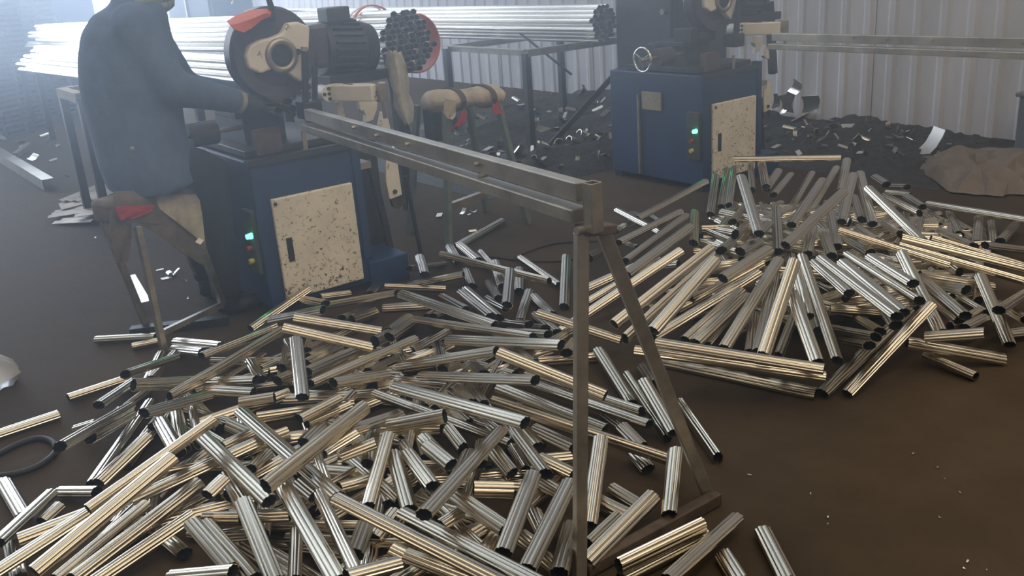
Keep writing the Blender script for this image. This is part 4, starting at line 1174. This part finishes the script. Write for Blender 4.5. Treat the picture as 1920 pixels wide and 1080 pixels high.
# bright bent sheets thrown against the wall beside the unmanned saw
for poly, bend in (([(1487, 146), (1503, 156), (1493, 178), (1476, 171)], 0.04), ([(1476, 172), (1492, 178), (1488, 212), (1470, 208)], -0.03), ([(1450, 176), (1458, 176), (1462, 200), (1446, 204)], 0.02), ([(1502, 181), (1535, 179), (1531, 208), (1503, 212)], 0.03), ([(1458, 180), (1474, 176), (1472, 212), (1462, 214)], 0.05)):
    P4 = [onY(x, y, 6.42 + 0.05 * k_) for k_, (x, y) in enumerate(poly)]; g = []
    for i in range(5):
        u = i / 4; g.append([P4[0].lerp(P4[3], u).lerp(P4[1].lerp(P4[2], u), v) + V((0, bend * math.sin(math.pi * u), 0)) for v in (0, 0.5, 1)])
    solo(MB().sheet(g, 0.003), 'bent_sheet', M_OFFCUT, 'bright bent sheet-metal scrap propped at the wall beside the unmanned saw', 'scrap', group='sheets propped at the wall', smooth=0.7)
# dark bin at the wall and pale board leaning there
bx = onZ(1915, 292)
b_ = thing('storage_bin', 'dark blue-grey bin standing against the wall beyond the brown paper', 'bin', bx + V((0.1, 0.2, 0)))
MB().box(bx + V((0.1, 0.2, 0.19)), (0.36, 0.30, 0.38)).build('bin_body', M_TRAY, b_, bevel=0.01); MB().box(bx + V((0.1, 0.2, 0.395)), (0.40, 0.34, 0.03)).build('bin_lid', M_TRAY, b_, bevel=0.01)
# stack of fluted strips behind the worker's stool
sl = ('fluted scrap strip in the low stack behind the stool', 'strips stacked behind the stool')
for i, (x1, y1, x2, y2, z) in enumerate(((118, 412, 190, 408, 0.012), (98, 402, 185, 388, 0.03), (112, 388, 175, 372, 0.05), (125, 378, 205, 345, 0.07), (150, 400, 215, 390, 0.06), (160, 372, 222, 352, 0.10))):
    A, B = onZ(x1, y1, z), onZ(x2, y2, z + 0.02); d = (B - A).normalized(); s_ = V((-d.y, d.x, 0)); mb = MB(); g = []
    for e in (A, B): g.append([e + s_ * (0.035 * (k - 3)) + V((0, 0, 0.012 * (k % 2))) for k in range(7)])
    mb.sheet(g, 0.003); solo(mb, 'fluted_strip', M_STRIP, sl[0], 'scrap', group=sl[1])
# long angle lying behind the worker
solo(MB().angle(onZ(-30, 272, 0.05), onZ(92, 346, 0.05), 0.09, 0.006), 'angle_bar', M_OFFCUT, 'long bright steel angle lying on the ground behind the worker', 'bar')
solo(MB().angle(onZ(28, 292, 0.03), onZ(55, 272, 0.06), 0.05, 0.005), 'angle_bar', M_OFFCUT, 'short steel angle lying across the long bright angle', 'bar')
solo(MB().angle(onZ(245, 524, 0.10), onZ(274, 574, 0.03), 0.05, 0.004), 'angle_bar', M_OFFCUT, "flat steel offcut leaning against the stool's leg", 'bar')
# black hose loop, floor cables, plastic bag
def spline(pts, n=10):
    out = []
    for i in range(len(pts) - 1):
        p0, p1, p2, p3 = pts[max(i - 1, 0)], pts[i], pts[i + 1], pts[min(i + 2, len(pts) - 1)]
        for k in range(n):
            t = k / n; out.append(0.5 * ((2 * p1) + (p2 - p0) * t + (2 * p0 - 5 * p1 + 4 * p2 - p3) * t * t + (3 * p1 - p0 - 3 * p2 + p3) * t ** 3))
    return out + [pts[-1]]
solo(MB().tube(spline([onZ(x, y, 0.012) for x, y in ((-60, 880), (-20, 892), (30, 888), (75, 872), (103, 848), (98, 828), (70, 822), (35, 832), (0, 850), (-40, 872))]), 0.011, 8), 'rubber_hose', M_RUBBER, 'black rubber hose looped on the bare floor', 'hose', smooth=0.9)
solo(MB().tube(spline([onZ(x, y, 0.007) for x, y in ((105, 832), (150, 815), (205, 790), (245, 775))]), 0.007, 6), 'power_cable', M_RUBBER, 'thin black cable running from the hose loop into the heap', 'cable', smooth=0.9)
solo(MB().tube(spline([onZ(x, y, 0.006) for x, y in ((900, 478), (950, 485), (1010, 490), (1075, 486), (1110, 470))]), 0.006, 6), 'power_cable', M_RUBBER, 'thin black cable on the floor behind the A-shaped leg', 'cable', smooth=0.9)
solo(MB().tube(spline([onZ(x, y, 0.006) for x, y in ((955, 488), (1000, 468), (1050, 455), (1120, 452))]), 0.006, 6), 'power_cable', M_RUBBER, 'thin black cable crossing the other behind the A-shaped leg', 'cable', smooth=0.9)
bgp = onZ(-12, 722); mb = MB(); q = random.Random(2); RG = []
for z, r in ((0.003, 0.09), (0.04, 0.105), (0.08, 0.09), (0.11, 0.06), (0.13, 0.03)): RG.append([bgp + V((r * math.cos(t) * q.uniform(0.8, 1.15), r * math.sin(t) * q.uniform(0.8, 1.15), z)) for t in [2 * math.pi * i / 18 for i in range(18)]])
mb.rings(RG); solo(mb, 'plastic_bag', M_FILM, 'crumpled clear plastic bag on the floor', 'bag', smooth=0.5)

# ---------------------------------------------------------------- far end of the hall
sp = onZ(28, 300)
tray = MB()
for k in range(4):
    y = -0.42 + 0.28 * k; tray.box((0, y, 0.012), (0.62, 0.22, 0.024)); tray.box((0, y + 0.14, 0.03), (0.62, 0.05, 0.05))
tm = tray.mesh('ribbed_tray', M_TRAY)
for s_, (px, py) in enumerate(((-25, 258), (42, 225))):
    bp = onZ(px, py)
    for k in range(26):
        o = bpy.data.objects.new('ribbed_tray', tm); COL.objects.link(o); o.location = bp + V((rs.uniform(-0.015, 0.015), rs.uniform(-0.015, 0.015), 0.056 * k)); o.rotation_euler = (0, 0, 0.5 + rs.gauss(0, 0.02))
        tag(o, ('ribbed blue-grey tray in the stack nearest the long steel angle', 'ribbed blue-grey tray in the stack beside the timber rack')[s_], 'tray', ('trays stacked by the steel angle', 'trays stacked by the timber rack')[s_])
# blue machines and hanging things behind the bundle
for (px, py, w, h, lab) in ((370, 100, 1.6, 1.9, 'tall dark blue machine cabinet standing behind the tube bundle'), (105, 118, 1.2, 1.7, 'dark blue machine cabinet at the far end of the hall')):
    p = onX(px, py, -12.0 if px > 200 else -14.5); p.z = 0
    c = thing('machine_cabinet', lab, 'cabinet', p)
    MB().box(p + V((0, 0.25, h / 2)), (w, 0.5, h)).build('cabinet_body', M_BLUE, c, bevel=0.01)
    MB().box(p + V((-w * 0.24, -0.012, h / 2)), (w * 0.44, 0.02, h * 0.9)).build('cabinet_door', M_BLUE, c, bevel=0.006)
    MB().box(p + V((w * 0.24, -0.012, h / 2)), (w * 0.44, 0.02, h * 0.9)).build('cabinet_door', M_BLUE, c, bevel=0.006)
    MB().box(p + V((0.0, -0.03, h / 2)), (0.05, 0.03, h * 0.95)).build('edge_trim', M_STEEL, c)
p = V((-5.15, 5.35, 0)); c = thing('electric_cabinet', 'tall dark grey cabinet standing right behind the unmanned saw', 'cabinet', p)
MB().box(p + V((0, 0, 1.0)), (0.62, 0.55, 1.94)).build('cabinet_body', M_DARK, c, bevel=0.01)
MB().box(p + V((0, -0.285, 1.02)), (0.56, 0.02, 1.8)).build('cabinet_door', M_DARK, c, bevel=0.006)
MB().cyl(p + V((0.22, -0.30, 1.05)), p + V((0.22, -0.32, 1.05)), 0.02, n=12).build('door_lock', M_STEEL, c)
for i, (x, y) in enumerate(((435, -6), (80, 10))):
    p = onY(x, y, 3.6); c = MB()
    c.tube(spline([p + V((0, 0, 0.6)), p + V((0.0, 0.01, 0.1)), p + V((0.02, 0, 0.02)), p + V((0.015, 0, -0.05)), p + V((-0.02, 0, -0.06))]), 0.012, 8)
    c.cyl(p + V((0, 0, 0.6)), p + V((0, 0, 4.0 - 0.02 + (ZC - p.z - 4.0))), 0.006, n=6)
    solo(c, 'ceiling_hook', M_WHITE, ('white hook hanging above the tube bundle', 'white hook hanging above the far timber rack')[i], 'hook', smooth=0.8)
